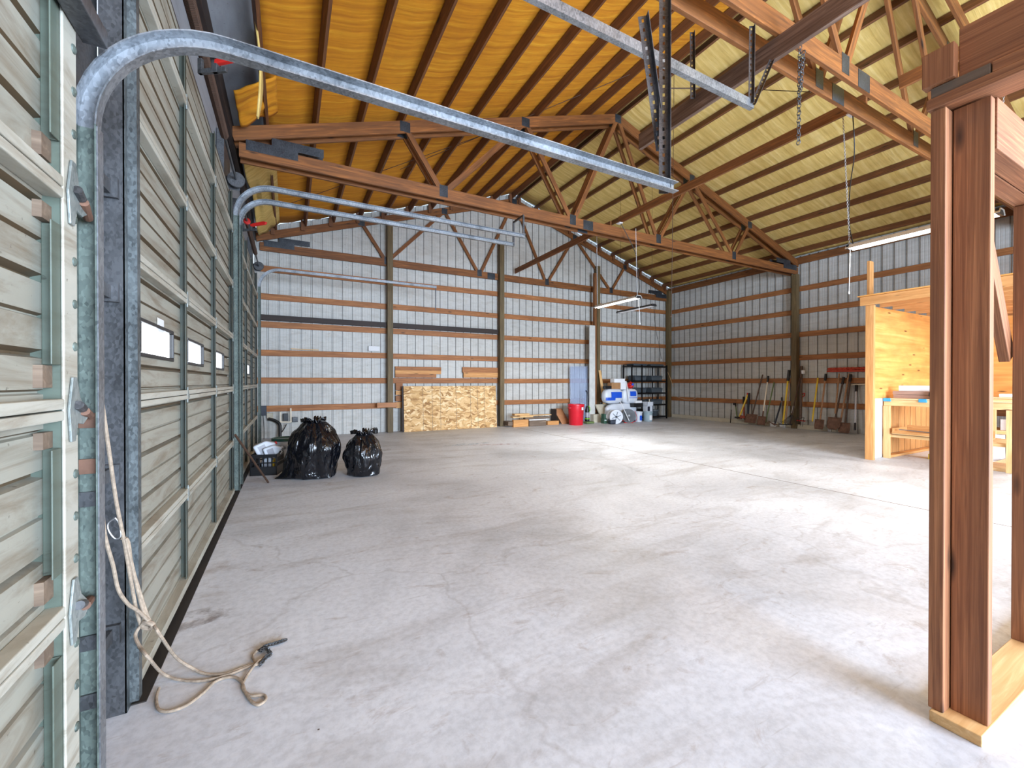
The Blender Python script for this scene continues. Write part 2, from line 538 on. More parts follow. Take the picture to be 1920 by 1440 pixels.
# roof: metal deck, fibreglass blanket below it
def slope_mesh(name, x0, x1, y0, y1, dz, mat, sag=0.0, th=0.01):
    nx, ny = 66, 34
    pit = 0.616
    def fn(u, v):
        x = x0 + (x1 - x0) * u
        y = y0 + (y1 - y0) * v
        ph = ((x - XL) if x < RIDGE_X else (XR - x)) - 0.33
        sg = sag * (1 - math.cos(2 * math.pi * ph / pit)) / 2 * (0.75 + 0.5 * noise.noise(Vector((x * 0.7, y * 0.9, 3))))
        return Vector((x, y, chord_top(x) + dz - sg))
    o = MB().grid(fn, nx, ny).obj(name, mat, smooth=True, solid=th)
    return o
PH = 0.14     # purlin height
XI = XL + 0.34
o = slope_mesh('ceiling', XL - 0.4, RIDGE_X, YS, YB + 0.1, PH + 0.075, 'roofdeck'); tag(o, 'grey metal roof deck left of the ridge', kind='structure')
o = slope_mesh('ceiling', RIDGE_X, XR + 0.3, YS, YB + 0.1, PH + 0.075, 'roofdeck'); tag(o, 'grey metal roof deck right of the ridge', kind='structure')
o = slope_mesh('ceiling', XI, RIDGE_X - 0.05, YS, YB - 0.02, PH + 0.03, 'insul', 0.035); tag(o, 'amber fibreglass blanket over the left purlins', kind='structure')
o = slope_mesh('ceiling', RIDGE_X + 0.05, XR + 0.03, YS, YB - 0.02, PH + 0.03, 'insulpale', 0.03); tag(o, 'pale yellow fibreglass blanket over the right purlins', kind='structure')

# purlins
TR_Y = [YB - 0.02, 6.72, 2.28, -2.15]
for side in (0, 1):
    for i in range(11):
        off = 0.33 + 0.616 * i
        x = XL + off if side == 0 else XR - off
        if abs(x - RIDGE_X) < 0.05: continue
        zb = chord_top(x)
        ang = math.atan(SLOPE) * (1 if side == 0 else -1)
        up = (-math.sin(ang), 0, math.cos(ang))
        o = board('roof_purlin', (x, YS + 0.02, zb + PH / 2 + 0.004), (x, YB - 0.0, zb + PH / 2 + 0.004), 0.038, PH, 'purlin', up=up)
        tag(o, 'fir roof purlin on the %s slope, %s up from the %s eave' % (('left', 'right')[side], ORD[i], ('left', 'right')[side]), 'purlin', 'roof purlins on the %s slope' % ('left', 'right')[side])
        # bracing blocks where the purlin crosses each truss
        for k, ty in enumerate(TR_Y[:3]):
            dx = -0.05 if side == 0 else 0.05
            dy = (0.02, 0.0, 0.0)[k]
            if k == 0:
                b = board('purlin_block', (0, 0, 0), (0.24, 0, 0), 0.038, 0.085, 'purlin')
            if k == 0:
                place(b, frame((0, 0, 0), (0, 0, 1), (1, 0, 0)), (x + dx, ty - 0.055, zb - 0.0))
                tag(b, 'short fir block fixing the %s purlin from the %s eave to the gable truss' % (ORD[i], ('left', 'right')[side]), 'block', 'purlin blocks on the gable truss')
eb = board('eave_beam', (XR - 0.02, YS + 0.1, EAVE_Z - 0.02), (XR - 0.02, YB, EAVE_Z - 0.02), 0.038, 0.19, 'beam'); tag(eb, 'long fir eave board on top of the right wall', 'beam')
eb = board('eave_beam', (XL - 0.08, YS + 0.1, EAVE_Z - 0.05), (XL - 0.08, YB, EAVE_Z - 0.05), 0.06, 0.24, 'darkboard'); tag(eb, 'dark eave board above the overhead doors', 'beam')
rs = MB()
rs.prism([(-0.2, -0.07), (0, 0), (0.2, -0.07), (0.2, -0.075), (0, -0.012), (-0.2, -0.075)], 12, Matrix.Translation((RIDGE_X, 5, chord_top(RIDGE_X) + PH + 0.045)))
sl = MB().b(XL - 0.05, XL + 0.085, 2.2, 9.9, 0, 0.005).obj('trim_3', 'brownrubber'); tag(sl, 'dark strip on the slab along the foot of the doors', kind='structure')  # flat dark strip laid along the door seals
tag(rs.obj('trim_2', 'galvdark'), 'grey metal ridge flashing between the insulation blankets', kind='structure')

# trusses
Z_BC = 4.297  # underside of the bottom chord
BOT = [2.25, 4.85, 7.15, 9.75]
TOP = [1.62, 3.80, RIDGE_X, 8.22, 10.38]
def make_truss(y, label, group=None, front=-1, mat='truss'):
    t = thing('roof_truss', label, 'truss', (RIDGE_X, y, Z_BC), 0, group)
    th, hb, ht = 0.038, 0.19, 0.18
    board('bottom_chord', (XL + 0.02, y, Z_BC + hb / 2), (XR - 0.02, y, Z_BC + hb / 2), th, hb, mat, t)
    for sgn, xa in ((0, XL - 0.06), (1, XR + 0.02)):
        za, zr = chord_top(xa) - ht / 2 / math.cos(0.311), chord_top(RIDGE_X) - ht / 2 / math.cos(0.311)
        xr = RIDGE_X + (-0.01 if sgn == 0 else 0.01)
        board('top_chord', (xa, y, za), (xr, y, zr), th, ht, mat, t)
    zb = Z_BC + hb - 0.03
    pts = []
    for i, x in enumerate(TOP):
        pts.append((x, chord_top(x) - 0.13))
    pairs = [(0, 0), (1, 0), (1, 1), (2, 1), (2, 2), (3, 2), (3, 3), (4, 3)]
    for a, b in pairs:
        xt, zt = pts[a]
        xb = BOT[b]
        dx = 0.05 * (1 if xt > xb else -1)
        # webs end on the chords' inner edges
        p, q = Vector((xt - dx * 0.6, y, zt)), Vector((xb + dx, y, zb))
        board('web', p, q, th - 0.002, 0.085, mat, t)
    f = y + front * (th / 2 + 0.002)
    for x in BOT:
        bx('gusset_plate', x - 0.07, x + 0.07, f - 0.001, f + 0.001, zb - 0.12, zb + 0.07, 'plate', t, 0)
    for i, (x, z) in enumerate(pts):
        bx('gusset_plate', x - 0.08, x + 0.08, f - 0.001, f + 0.001, z - 0.05, z + 0.11, 'plate', t, 0)
    bx('gusset_plate', 5.10, 5.34, f - 0.001, f + 0.001, Z_BC, Z_BC + 0.18, 'plate', t, 0)
    for xa, sg in ((XL + 0.1, 1), (XR - 0.1, -1)):
        bx('gusset_plate', xa, xa + sg * 0.62, f - 0.001, f + 0.001, Z_BC + 0.10, Z_BC + 0.24, 'plate', t, 0)
        bx('gusset_plate', xa + sg * 0.3, xa + sg * 0.95, f - 0.0012, f + 0.0012, Z_BC + 0.22, Z_BC + 0.34, 'plate', t, 0)
    return t
make_truss(YB - 0.022, 'fir roof truss against the far gable wall', front=-1)
make_truss(6.65, 'nearer fir truss of the middle pair, its whole triangle in view', 'middle pair of trusses')
make_truss(6.83, 'farther fir truss of the middle pair, just behind its twin', 'middle pair of trusses')
make_truss(2.15, 'nearer fir truss of the pair closest to the camera, upper right', 'nearest pair of trusses')
make_truss(2.38, 'farther fir truss of the pair closest to the camera, upper right', 'nearest pair of trusses')

# centre brace on the bottom chords, grey hanging beam for the door tracks
for (ya, yb, lb) in ((2.42, 6.62, 'long fir brace on the truss chords between the near and middle trusses'),
                     (6.86, 11.10, 'long fir brace on the truss chords between the middle truss and the gable'),
                     (-2.0, 2.12, 'fir brace on the truss chords beyond the near truss pair, upper right')):
    tag(board('chord_brace', (6.0, ya, 4.62), (6.0, yb, 4.62), 0.038, 0.14, 'beam'), lb, 'brace', 'centre braces on the truss chords')
tag(board('hanging_beam', (3.76, 1.1, 4.20), (3.76, 3.78, 4.20), 0.045, 0.185, 'weathered'), 'weathered grey-brown beam hung under the near trusses to carry the door tracks', 'beam')

# posts
def post(px, lab, y0=YB - 0.19, y1=YB - 0.045, wd=0.14, X=None, top=4.35, mat='treated'):
    x = P(px, 700, Y=y0).x if X is None else X
    o = bx('wall_post', x - wd / 2, x + wd / 2, y0, y1, 0, top, mat, axis=2, bevel=0.006)
    return tag(o, lab, 'post', 'timber posts along the walls')
post(737, 'greenish treated post on the back wall left of the strand boards', top=5.45, X=2.30)
post(945, 'greenish treated post on the back wall right of the strand boards', top=5.40, X=P(942, 700, Y=YB - .19).x)
post(1123, 'brown timber post behind the white painted board', top=5.15, wd=0.12)
post(1257, 'treated timber post in the far right corner', X=XR - 0.10, y0=YB - 0.16, y1=YB - 0.01, top=4.68)
def rpost(y, lab, mat='treated', top=4.30, wx=0.15, wy=0.14):
    return tag(bx('wall_post', XR - wx, XR - 0.002, y - wy / 2, y + wy / 2, 0, top, mat, axis=2, bevel=0.006), lab, 'post', 'timber posts along the walls')
rpost(6.67, 'treated post on the right wall among the garden tools')
rpost(2.28, 'treated post on the right wall beyond the workbench stall')

# girts
GZ = [0.615, 1.262, 1.905, 2.553, 3.19, 3.823]
px_ = [XL - 0.05, 2.30, P(945, 700, Y=YB).x, P(1123, 700, Y=YB).x, XR]
SIDE_B = ['leftmost', 'second', 'third', 'rightmost']
for i, z in enumerate(GZ):
    for b in range(4):
        x0, x1 = px_[b] + 0.0, px_[b + 1]
        dz = random.uniform(-0.008, 0.008)
        o = board('wall_girt', (x0, YB + 0.019, z + 0.07 + dz), (x1, YB + 0.019, z + 0.07 - dz), 0.036, 0.14, 'girt')
        tag(o, 'horizontal fir girt on the back wall, %s up from the floor, %s bay' % (ORD[i], SIDE_B[b]), 'girt', 'girts of the back wall')
yy = [YB, 6.74, 2.28, YS]
SIDE_R = ['farthest', 'middle', 'nearest']
for i, z in enumerate(GZ):
    for b in range(2):
        o = board('wall_girt', (XR + 0.019, yy[b], z + 0.07), (XR + 0.019, yy[b + 1], z + 0.07), 0.036, 0.14, 'girt')
        tag(o, 'horizontal fir girt on the right wall, %s up from the floor, %s bay' % (ORD[i], SIDE_R[b]), 'girt', 'girts of the right wall')
tag(board('pipe_lagging', (XL, YB - 0.03, 2.775), (px_[2] - .05, YB - 0.03, 2.775), 0.075, 0.125, 'darkboard'), 'long near-black board lying on the fourth girt of the back wall', 'board')
tag(bx('sill_board', px_[2] + 0.02, XR - 2.4, YB - 0.06, YB - 0.005, 0, 0.045, 'pale'), 'thin pale sill board on the floor along the back wall', 'board')

# ------------------------------------------------------------------ overhead doors
def door(idx, X, y0, y1, top, joints, stiles, label, windows=()):
    root = thing('door_%d' % idx, label, 'door', (X, (y0 + y1) / 2, 0))
    root['kind'] = 'structure'
    del root['category']
    yc = (y0 + y1) / 2
    zs = [0.03] + joints + [top]
    for k in range(len(zs) - 1):
        a, b = zs[k], zs[k + 1]
        prof = [(-0.045, a), (0.0, a)]
        n = max(1, round((b - a) / 0.105))
        for j in range(n):
            z = a + (b - a) * (j + 0.5) / n
            st = 0.024 if j % 2 == 1 else 0.011
            hw = 0.012 if j % 2 == 1 else 0.007
            prof += [(0.0, z - hw), (-st, z - hw * 0.4), (-st, z + hw * 0.2), (0.0, z + hw)]
        prof += [(0.0, b), (-0.045, b)]
        # the face runs between the stiles' backs, inset from the rails
        mb = MB()
        ops = [w for w in windows if a < (w[2] + w[3]) / 2 < b]
        segs = []
        cur = y0
        for w in ops:
            segs.append((cur, w[0], None)); segs.append((w[0], w[1], w)); cur = w[1]
        segs.append((cur, y1, None))
        for s0, s1, w in segs:
            pr = [p for p in prof]
            for (xa, za), (xb, zb) in zip(pr, pr[1:]):
                if w and za >= w[2] - 0.03 and zb <= w[3] + 0.03: continue
                if w:
                    # clip rows that straddle the opening
                    if za < w[2] < zb and zb <= w[3]: zb = w[2]
                    elif za < w[3] < zb and za >= w[2]: za = w[3]
                    elif za < w[2] and zb > w[3]:
                        for (u0, u1) in ((za, w[2]), (w[3], zb)):
                            v = [mb.bm.verts.new((0.0, s0 - yc, u0)), mb.bm.verts.new((0.0, s1 - yc, u0)), mb.bm.verts.new((0.0, s1 - yc, u1)), mb.bm.verts.new((0.0, s0 - yc, u1))]
                            mb.bm.faces.new(v)
                        continue
                v = [mb.bm.verts.new((xa, s0 - yc, za)), mb.bm.verts.new((xa, s1 - yc, za)), mb.bm.verts.new((xb, s1 - yc, zb)), mb.bm.verts.new((xb, s0 - yc, zb))]
                fc = mb.bm.faces.new(v)
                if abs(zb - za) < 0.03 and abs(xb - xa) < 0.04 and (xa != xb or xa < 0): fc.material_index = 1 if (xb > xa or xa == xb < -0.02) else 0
        mb.b(-0.047, -0.045, y0 - yc, y1 - yc, a, a + 0.01)
        for yy_ in (y0, y1 - 0.004): mb.b(-0.047, -0.001, yy_ - yc, yy_ - yc + 0.004, a, b)
        sec = mb.obj('door_section', 'door', root)
        sec.data.materials.append(M['doordirt'])
        mbk = MB()
        for s0, s1, w in segs:
            if w: mbk.b(-0.05, -0.046, s0 - yc, s1 - yc, a, w[2]); mbk.b(-0.05, -0.046, s0 - yc, s1 - yc, w[3], b)
            else: mbk.b(-0.05, -0.046, s0 - yc, s1 - yc, a, b)
        mbk.obj('outer_skin', 'door', root)
        for w in ops:
            wf = MB()
            t = 0.018
            wf.b(-0.03, 0.012, w[0] - yc - t, w[1] - yc + t, w[2] - t, w[2]); wf.b(-0.03, 0.012, w[0] - yc - t, w[1] - yc + t, w[3], w[3] + t)
            wf.b(-0.03, 0.012, w[0] - yc - t, w[0] - yc, w[2], w[3]); wf.b(-0.03, 0.012, w[1] - yc, w[1] - yc + t, w[2], w[3])
            f = wf.obj('window_frame', 'black', root, bevel=0.004)
            MB().b(-0.014, -0.008, w[0] - yc, w[1] - yc, w[2], w[3]).obj('window_pane', 'pane', f)
        if k > 0:
            MB().b(0, 0.042, y0 - yc, y1 - yc, a + 0.002, a + 0.030).b(0, 0.042, y0 - yc, y1 - yc, a - 0.028, a - 0.002).obj('joint_rail', 'doorrail', root, bevel=0.003)
    for k in range(len(zs) - 1):
        for si, y in enumerate(stiles):
            wdt = 0.05 if 0 < si < len(stiles) - 1 else 0.07
            za_, zb_ = zs[k] + (0.031 if k else 0), zs[k + 1] - 0.029
            MB().b(0.031, 0.036, y - yc - wdt / 2, y - yc + wdt / 2, za_, zb_).b(0.0, 0.031, y - yc + wdt / 2 - 0.004, y - yc + wdt / 2, za_, zb_).obj('stile', 'stile', root, bevel=0.003)
    MB().b(-0.02, 0.045, y0 - yc, y1 - yc, 0.03, 0.075).obj('bottom_rail', 'doorrail', root)
    MB().b(-0.03, 0.03, y0 - yc, y1 - yc, 0.0, 0.03).obj('bottom_seal', 'brownrubber', root)
    return root, zs
J = [0.605, 1.220, 1.816, 2.417, 3.048]
D2, zs2 = door(2, XL, 2.2, 5.76, 3.50, J, [2.26, 3.27, 4.45, 5.70], 'large dirty cream overhead door with three small windows',
               [(2.47, 3.06, 1.435, 1.575), (3.47, 4.03, 1.435, 1.575), (4.68, 5.2, 1.435, 1.575)])
D3, zs3 = door(3, XL, 6.45, 9.85, 3.50, J, [6.51, 7.6, 8.7, 9.79], 'farthest dirty cream overhead door near the back wall',
               [(6.9, 7.3, 1.435, 1.575), (7.95, 8.5, 1.435, 1.575)])
D1, zs1 = door(1, XL + 0.03, -0.9, 1.62, 2.47, [0.672, 1.225, 1.816], [-0.8], 'nearest overhead door at the left edge, dirty cream panels')

MB().b(0.004, 0.006, 2.76 - 3.98, 2.88 - 3.98, 1.56, 1.63).obj('paper_scrap', 'label', D2)
def hinge(parent, y, z, s=1.0, roller=True, x0=0.036):
    """forked steel hinge with a roller, in the door's own frame"""
    yy = y
    mb = MB()
    prof = [(-0.004, -0.088), (0.02, -0.088), (0.032, -0.04), (0.07, -0.045), (0.098, -0.03), (0.098, -0.012), (0.05, 0.03), (0.028, 0.088), (0.006, 0.088), (-0.016, 0.0)]
    Mx = Matrix.Translation((x0 + 0.004, yy, z)) @ Matrix.Rotation(math.radians(90), 4, 'Z') @ Matrix.Diagonal((s, 1, s, 1))
    mb.prism([(px, pz) for px, pz in prof], 0.006, Mx)
    h = mb.obj('hinge', 'hinge', parent, bevel=0.0015)
    if roller:
        r = MB().tube([(x0 + 0.014, yy + 0.052, z - 0.008), (x0 - 0.004, yy + 0.14, z - 0.026)], 0.012, 10)
        r.obj('roller_stem', 'rust', h)
        MB().tube([(x0 + 0.014, yy + 0.012, z + 0.012), (x0 + 0.010, yy + 0.05, z + 0.0)], 0.012, 10).obj('hinge_tube', 'galvdark', h)
    return h
yc2, yc3, yc1 = 3.98, 8.15, 0.36
for z in J:
    for y in (3.27, 4.45): hinge(D2, y - yc2, z, 0.55, False)
    hinge(D2, 5.70 - yc2, z, 0.6, False)
    for y in (7.6, 8.7): hinge(D3, y - yc3, z, 0.5, False)
# end stile of the nearest door: green folded stile, cream edge strip with rivets, timber blocks at the joints
for k in range(len(zs1) - 1):
    a, b = zs1[k], zs1[k + 1]
    MB().b(0.0, 0.032, 1.543 - yc1, 1.547 - yc1, a + (0.12 if k else 0), b - 0.10).b(0.032, 0.036, 1.498 - yc1, 1.547 - yc1, a + (0.12 if k else 0), b - 0.10).obj('stile', 'stilelight', D1, bevel=0.004)
    if k > 0:
        MB().b(0.0, 0.018, 1.50 - yc1, 1.55 - yc1, a - 0.098, a - 0.055).b(0.0, 0.018, 1.50 - yc1, 1.55 - yc1, a + 0.06, a + 0.118).obj('timber_block', 'greyboard', D1)
MB().b(-0.04, 0.035, 1.551 - yc1, 1.565 - yc1, 0.03, 2.47).obj('end_web', 'stilelight', D1)
MB().b(0.036, 0.043, 1.545 - yc1, 1.625 - yc1, 0.03, 2.47).obj('edge_strip', 'doorrail', D1, bevel=0.003)
MB().b(0.045, 0.10, 1.45 - yc1, 1.66 - yc1, 2.28, 2.33).b(0.045, 0.05, 1.45 - yc1, 1.66 - yc1, 2.28, 2.47).obj('top_bracket', 'galvdark', D1, bevel=0.003)
rv = MB()
z = 0.1
while z < 2.4:
    rv.lathe([(0.013, 0), (0.012, 0.003), (0.006, 0.006), (0, 0.0065)], (0.043, 1.605 - yc1, z), 10, Matrix.Rotation(math.radians(90), 3, 'Y'))
    z += 0.118
rv.obj('rivet', 'galvgreen', D1, smooth=True)
for z in (0.672, 1.225, 1.816):
    hinge(D1, 1.568 - yc1, z, 1.0, True, 0.044)

# ---- door tracks
def track(name, label, y, z, xv, xe, ybend=0.36, w=0.055, mat='galv', matv=None, zfoot=0.0, d=0.03, sgn=-1):
    """U-section roller track: vertical leg, quarter bend, horizontal run to xe"""
    root = thing(name, label, 'door track', (xv, y, 0))
    def sweep(pts, ups):
        mb = MB()
        # C section open towards -y or +y : web plus two rolled lips
        prof = [(-w / 2, d), (-w / 2, 0.0), (w / 2, 0.0), (w / 2, d)]
        rings = []
        for p, n in zip(pts, ups):
            p, n = Vector(p), Vector(n)
            ring = [p + n * a + Vector((0, sgn * b, 0)) for a, b in prof]
            ring2 = [p + n * a + Vector((0, sgn * b, 0)) for a, b in [(w / 2 - 0.004, d), (w / 2 - 0.004, 0.004), (-w / 2 + 0.004, 0.004), (-w / 2 + 0.004, d)]]
            rings.append([mb.bm.verts.new(q) for q in ring + ring2])
        for a, b in zip(rings, rings[1:]):
            for k in range(8): mb.bm.faces.new((a[k], a[(k + 1) % 8], b[(k + 1) % 8], b[k]))
        mb.bm.faces.new(rings[0]); mb.bm.faces.new(rings[-1])
        return mb
    zb = z - ybend
    sweep([(0, 0, zfoot + 0.02), (0, 0, zb)], [(1, 0, 0)] * 2).obj('vertical_track', matv or mat, root)
    pts, ups = [], []
    for k in range(13):
        a = math.pi / 2 * k / 12
        pts.append((ybend * (1 - math.cos(a)), 0, zb + ybend * math.sin(a)))
        ups.append((math.cos(a), 0, -math.sin(a)))
    sweep(pts, ups).obj('track_bend', mat, root, smooth=True)
    sweep([(ybend, 0, z), (xe - xv, 0, z)], [(0, 0, -1)] * 2).obj('horizontal_track', mat, root)
    return root
T1 = track('door_track', 'galvanised roller track of the nearest door, running across the top left', 1.745, 2.435, XL + 0.062, 2.0, 0.36, 0.055, 'galv', 'galvgreen', d=0.04)
# bright rolled lip of the nearest track
MB().b(0.028, 0.031, -0.040, 0.004, 0.02, 2.07).obj('track_lip', 'galv', T1)
for z in (0.48, 0.30, 1.02, 1.16, 0.92):
    MB().b(-0.026, 0.018, -0.012, -0.004, z, z + 0.045).obj('track_bracket', 'rust' if z in (1.02, 1.16) else 'galvdark', T1)
track('door_track', 'galvanised roller track of the large door, cut by the top edge of the photo', 2.19, 3.65, XL + 0.03, 3.48, 0.38, 0.07, matv='jamb', sgn=1, d=0.04)
track('door_track', 'far roller track of the large door, upper rail of the pair ending in mid air', 5.90, 3.64, XL + 0.06, 3.36, 0.38, 0.06, matv='galvgreen', d=0.045)
track('door_track', 'near roller track of the farthest door, lower rail of the pair ending in mid air', 6.24, 3.60, XL + 0.06, 3.34, 0.34, 0.06, matv='galvgreen', d=0.045)
track('door_track', 'thin roller track of the farthest door running before the back wall', 9.98, 3.62, XL + 0.07, 3.2, 0.38, 0.055, matv='galvgreen')
# jamb angles between the doors
def jamb(y, ztop, label, mat='galvdark', s=1.0):
    r = thing('jamb_angle', label, 'steel angle', (XL - 0.04, y, 0))
    MB().b(0, 0.075 * s, 0, 0.006, 0.0, ztop).obj('side_flange', mat, r)
    MB().b(0.07 * s, 0.076 * s, 0, 0.085 * s, 0.0, ztop).obj('face_flange', 'jamb' if s == 1.0 else mat, r)
    return r
jr = jamb(2.16, 3.5, 'wide dark steel jamb angle beside the nearest roller track')
for z in (0.30, 0.92, 1.62, 2.02):
    mb = MB().b(-0.01, 0.04, -0.24, 0.0, z, z + 0.05).b(0.0, 0.06, -0.02, 0.0, z - 0.012, z + 0.062)
    mb.obj('strap', 'galvdark', jr)
jamb(5.80, 3.5, 'steel jamb angle at the far side of the large door', s=0.8)
jamb(6.42, 3.5, 'steel jamb angle at the near side of the farthest door', s=0.8)
jamb(9.92, 3.5, 'steel jamb angle at the far side of the farthest door', s=0.8)
# door posts behind the angles
for y0, y1, l in ((1.60, 2.16, 'between the nearest and the large door'), (5.80, 6.40, 'between the large and the farthest door'), (9.90, 10.3, 'beyond the farthest door')):
    tag(bx('door_post', XL - 0.125, XL - 0.052, y0 + 0.02, y1 + (0.035 if y0 < 2 else -0.02), 0, 4.2, 'galvdark', axis=2), 'dark steel-faced post ' + l, 'post', 'posts between the doors')
mb = MB()
for z in (0.75, 1.12, 1.33, 1.92, 2.02): mb.b(XL - 0.05, XL - 0.046, 1.90, 2.1, z, z + 0.07)
# header and shaft above the doors
tag(bx('door_header', XL - 0.125, XL - 0.06, 2.2, 9.9, 3.50, 3.74, 'darkboard', axis=1), 'dark timber header above the overhead doors', 'beam')
def shaft(y0, y1, z, lab):
    r = thing('torsion_shaft', lab, 'door shaft', (XL + 0.07, y0, z))
    MB().tube([(0, 0, 0), (0, y1 - y0, 0)], 0.013, 10).obj('shaft', 'galvdark', r)
    def coil(t):
        mb = MB(); a, b = t
        pts = []
        n = int((b - a) / 0.014)
        for k in range(n * 8):
            an = 2 * math.pi * k / 8
            pts.append((0.03 * math.cos(an), a + (b - a) * k / (n * 8), 0.03 * math.sin(an)))
        return mb.tube(pts, 0.0065, 5)
    coil((0.75, (y1 - y0) * 0.70)).obj('torsion_spring', 'rod', r, smooth=True)
    y = (y1 - y0)
    MB().lathe([(0.03, 0), (0.045, 0.01), (0.045, 0.04), (0.03, 0.1)], (0, 0.64, 0), 16, Matrix.Rotation(math.radians(-90), 3, 'X')).obj('winding_cone', 'redpaint', r)
    d = MB().lathe([(0.012, 0), (0.085, 0.0), (0.09, 0.012), (0.07, 0.02), (0.07, 0.07), (0.062, 0.09), (0.012, 0.09)], (0, y - 0.1, 0), 24, Matrix.Rotation(math.radians(-90), 3, 'X'))
    d.obj('cable_drum', 'galvdark', r, smooth=True)
    MB().b(-0.11, 0.03, y - 0.005, y, -0.09, 0.06).b(-0.11, 0.03, -0.005, 0, -0.09, 0.06).obj('end_bracket', 'galvdark', r)
    return r
shaft(2.3, 5.84, 3.62, 'torsion spring shaft above the large door')
shaft(6.5, 9.9, 3.62, 'torsion spring shaft above the farthest door')
def clamp(loc, lab, rz=0.0):
    r = thing('locking_pliers', lab, 'pliers', loc, rz)
    MB().prism([(0, 0), (0.20, 0.02), (0.22, 0.05), (0.18, 0.06), (0.06, 0.045), (0, 0.03)], 0.03).obj('handle', 'redpaint', r, bevel=0.006)
    MB().b(-0.12, 0.08, -0.012, 0.012, -0.05, -0.02).b(-0.12, -0.09, -0.012, 0.012, -0.05, 0.05).b(-0.02, 0.02, -0.014, 0.014, -0.05, 0.03).obj('jaw', 'galvdark', r, bevel=0.004)
clamp(P(404, 122, X=-0.42), 'red handled clamp gripping the spring shaft, top left', -0.6)
clamp(P(470, 425, X=-0.42), 'small red handled clamp on the far door shaft', -0.6)
# timber blocks beside the near track
# perforated angle hangers
def perf(name, lab, p, q, w=0.045, group=None):
    p, q = Vector(p), Vector(q)
    L = (q - p).length
    mb = MB()
    n = int(L / 0.05)
    for k in range(n):
        a, b = L * k / n, L * (k + 1) / n
        m = (a + b) / 2
        # cells with a real slot
        mb.b(a, m - 0.010, -w / 2, w / 2, -0.0015, 0.0015)
        mb.b(m + 0.010, b, -w / 2, w / 2, -0.0015, 0.0015)
        mb.b(m - 0.010, m + 0.010, -w / 2, -0.007, -0.0015, 0.0015)
        mb.b(m - 0.010, m + 0.010, 0.007, w / 2, -0.0015, 0.0015)
    mb.b(0, L, -w / 2 - 0.0015, -w / 2 + 0.0015, 0, w * 0.8)
    o = mb.obj(name, 'angle')
    R = frame(p, q, (-0.5, -0.85, 0.1))
    place(o, R, p)
    return tag(o, lab, 'steel hanger', group)
perf('perforated_hanger', 'vertical perforated steel angle holding the end of the nearest track', (1.97, 1.79, 2.42), (1.97, 1.79, 4.25), 0.055)
perf('perforated_hanger', 'slanting perforated steel angle meeting the vertical one', P(1238, 282, Y=1.84), P(1204, 30, Y=1.84), 0.05)
perf('perforated_hanger', 'perforated steel angle rising from the grey hanging beam', P(1298, 185, X=3.70), P(1297, 60, X=3.70), 0.04)
perf('perforated_hanger', 'short perforated angle between the beam and the large door track end', (3.46, 2.19, 3.64), (3.74, 2.2, 4.12), 0.035)
perf('perforated_hanger', 'short upright perforated angle at the large door track end', (3.43, 2.19, 3.64), (3.44, 2.19, 4.29), 0.035)
hf = MB()
for a, b in (((3.34, 5.9, 3.66), (3.34, 5.9, 3.98)), ((3.34, 5.9, 3.98), (3.34, 6.24, 3.98)), ((3.34, 6.24, 3.58), (3.34, 6.24, 3.98))):
    hf.bar(a, b, 0.02, 0.03)
tag(hf.obj('track_hanger', 'angle'), 'dark bent hanger frame joining the ends of the two middle tracks', 'steel hanger')
tag(MB().bar((3.18, 9.98, 3.6), (3.18, 9.98, 3.05), 0.02, 0.02).obj('track_hanger', 'angle'), 'thin dark rod hanging from the end of the farthest track', 'steel hanger')

# loose insulation at the left eave
def batt(lab, fn, mat='insul'):
    o = MB().grid(fn, 14, 14).obj('insulation_batt', mat, smooth=True, solid=0.02)
    return tag(o, lab, 'insulation')
def f1(u, v):
    x = XL + 0.05 + 0.42 * u
    y = 5.75 + 0.75 * v
    return Vector((x, y, chord_top(x) + 0.10 - 0.18 * (1 - u) + 0.05 * noise.noise(Vector((u * 3, v * 4, 1)))))
batt('torn end of yellow insulation drooping over the left eave', f1)
def f2(u, v):
    x = XL + 0.02 + 0.40 * u
    y = 7.0 + 3.9 * v
    return Vector((x, y, chord_top(x) + 0.08 - 0.30 * (1 - u) * (0.6 + 0.4 * math.sin(v * 9)) + 0.06 * noise.noise(Vector((u * 4, v * 6, 5)))))
batt('crumpled yellow insulation sagging at the far left eave', f2, 'insulpale')
def f3(u, v):
    tp = 1 - v ** 2 * 0.9
    return Vector((XI - 0.03 + 0.04 * math.sin(v * 3), 5.15 + (u - 0.5) * 0.5 * tp, chord_top(XI) + 0.12 - v * 0.85 + 0.1 * u * (1 - v)))
batt('narrow strip of insulation hanging down beside the first left purlin', f3, 'insulpale')

# ------------------------------------------------------------------ near stud frame on the right
tag(bx('corner_stud', 2.19, 2.33, 0.637, 0.680, 0.04, 2.34, 'stud', axis=2), 'narrow fir stud forming the left edge of the near corner post', 'stud')
tag(bx('corner_stud', 2.25, 2.29, 0.535, 0.634, 0.04, 2.34, 'stud', axis=2), 'wide fir board of the near corner post, closest timber to the camera', 'stud')
tag(bx('bottom_plate', 2.17, 4.4, 0.53, 0.67, 0, 0.04, 'pale', axis=0), 'pale timber bottom plate of the near stud frame, on the floor', 'plate')
tag(bx('corner_stud', 3.13, 3.17, 0.53, 0.67, 0.04, 2.155, 'stud', axis=2), 'fir stud at the right edge of the photo under the header', 'stud')
tag(bx('header_beam', 2.295, 4.4, 0.53, 0.60, 2.157, 2.345, 'stud', axis=0), 'front ply of the fir header at the upper right', 'beam')
tag(bx('header_beam', 2.295, 4.4, 0.603, 0.67, 2.157, 2.345, 'stud', axis=0), 'rear ply of the fir header at the upper right', 'beam')
tag(bx('top_plate', 2.18, 2.32, -1.6, 0.69, 2.347, 2.387, 'stud', axis=1), 'lower fir top plate above the near post', 'plate')
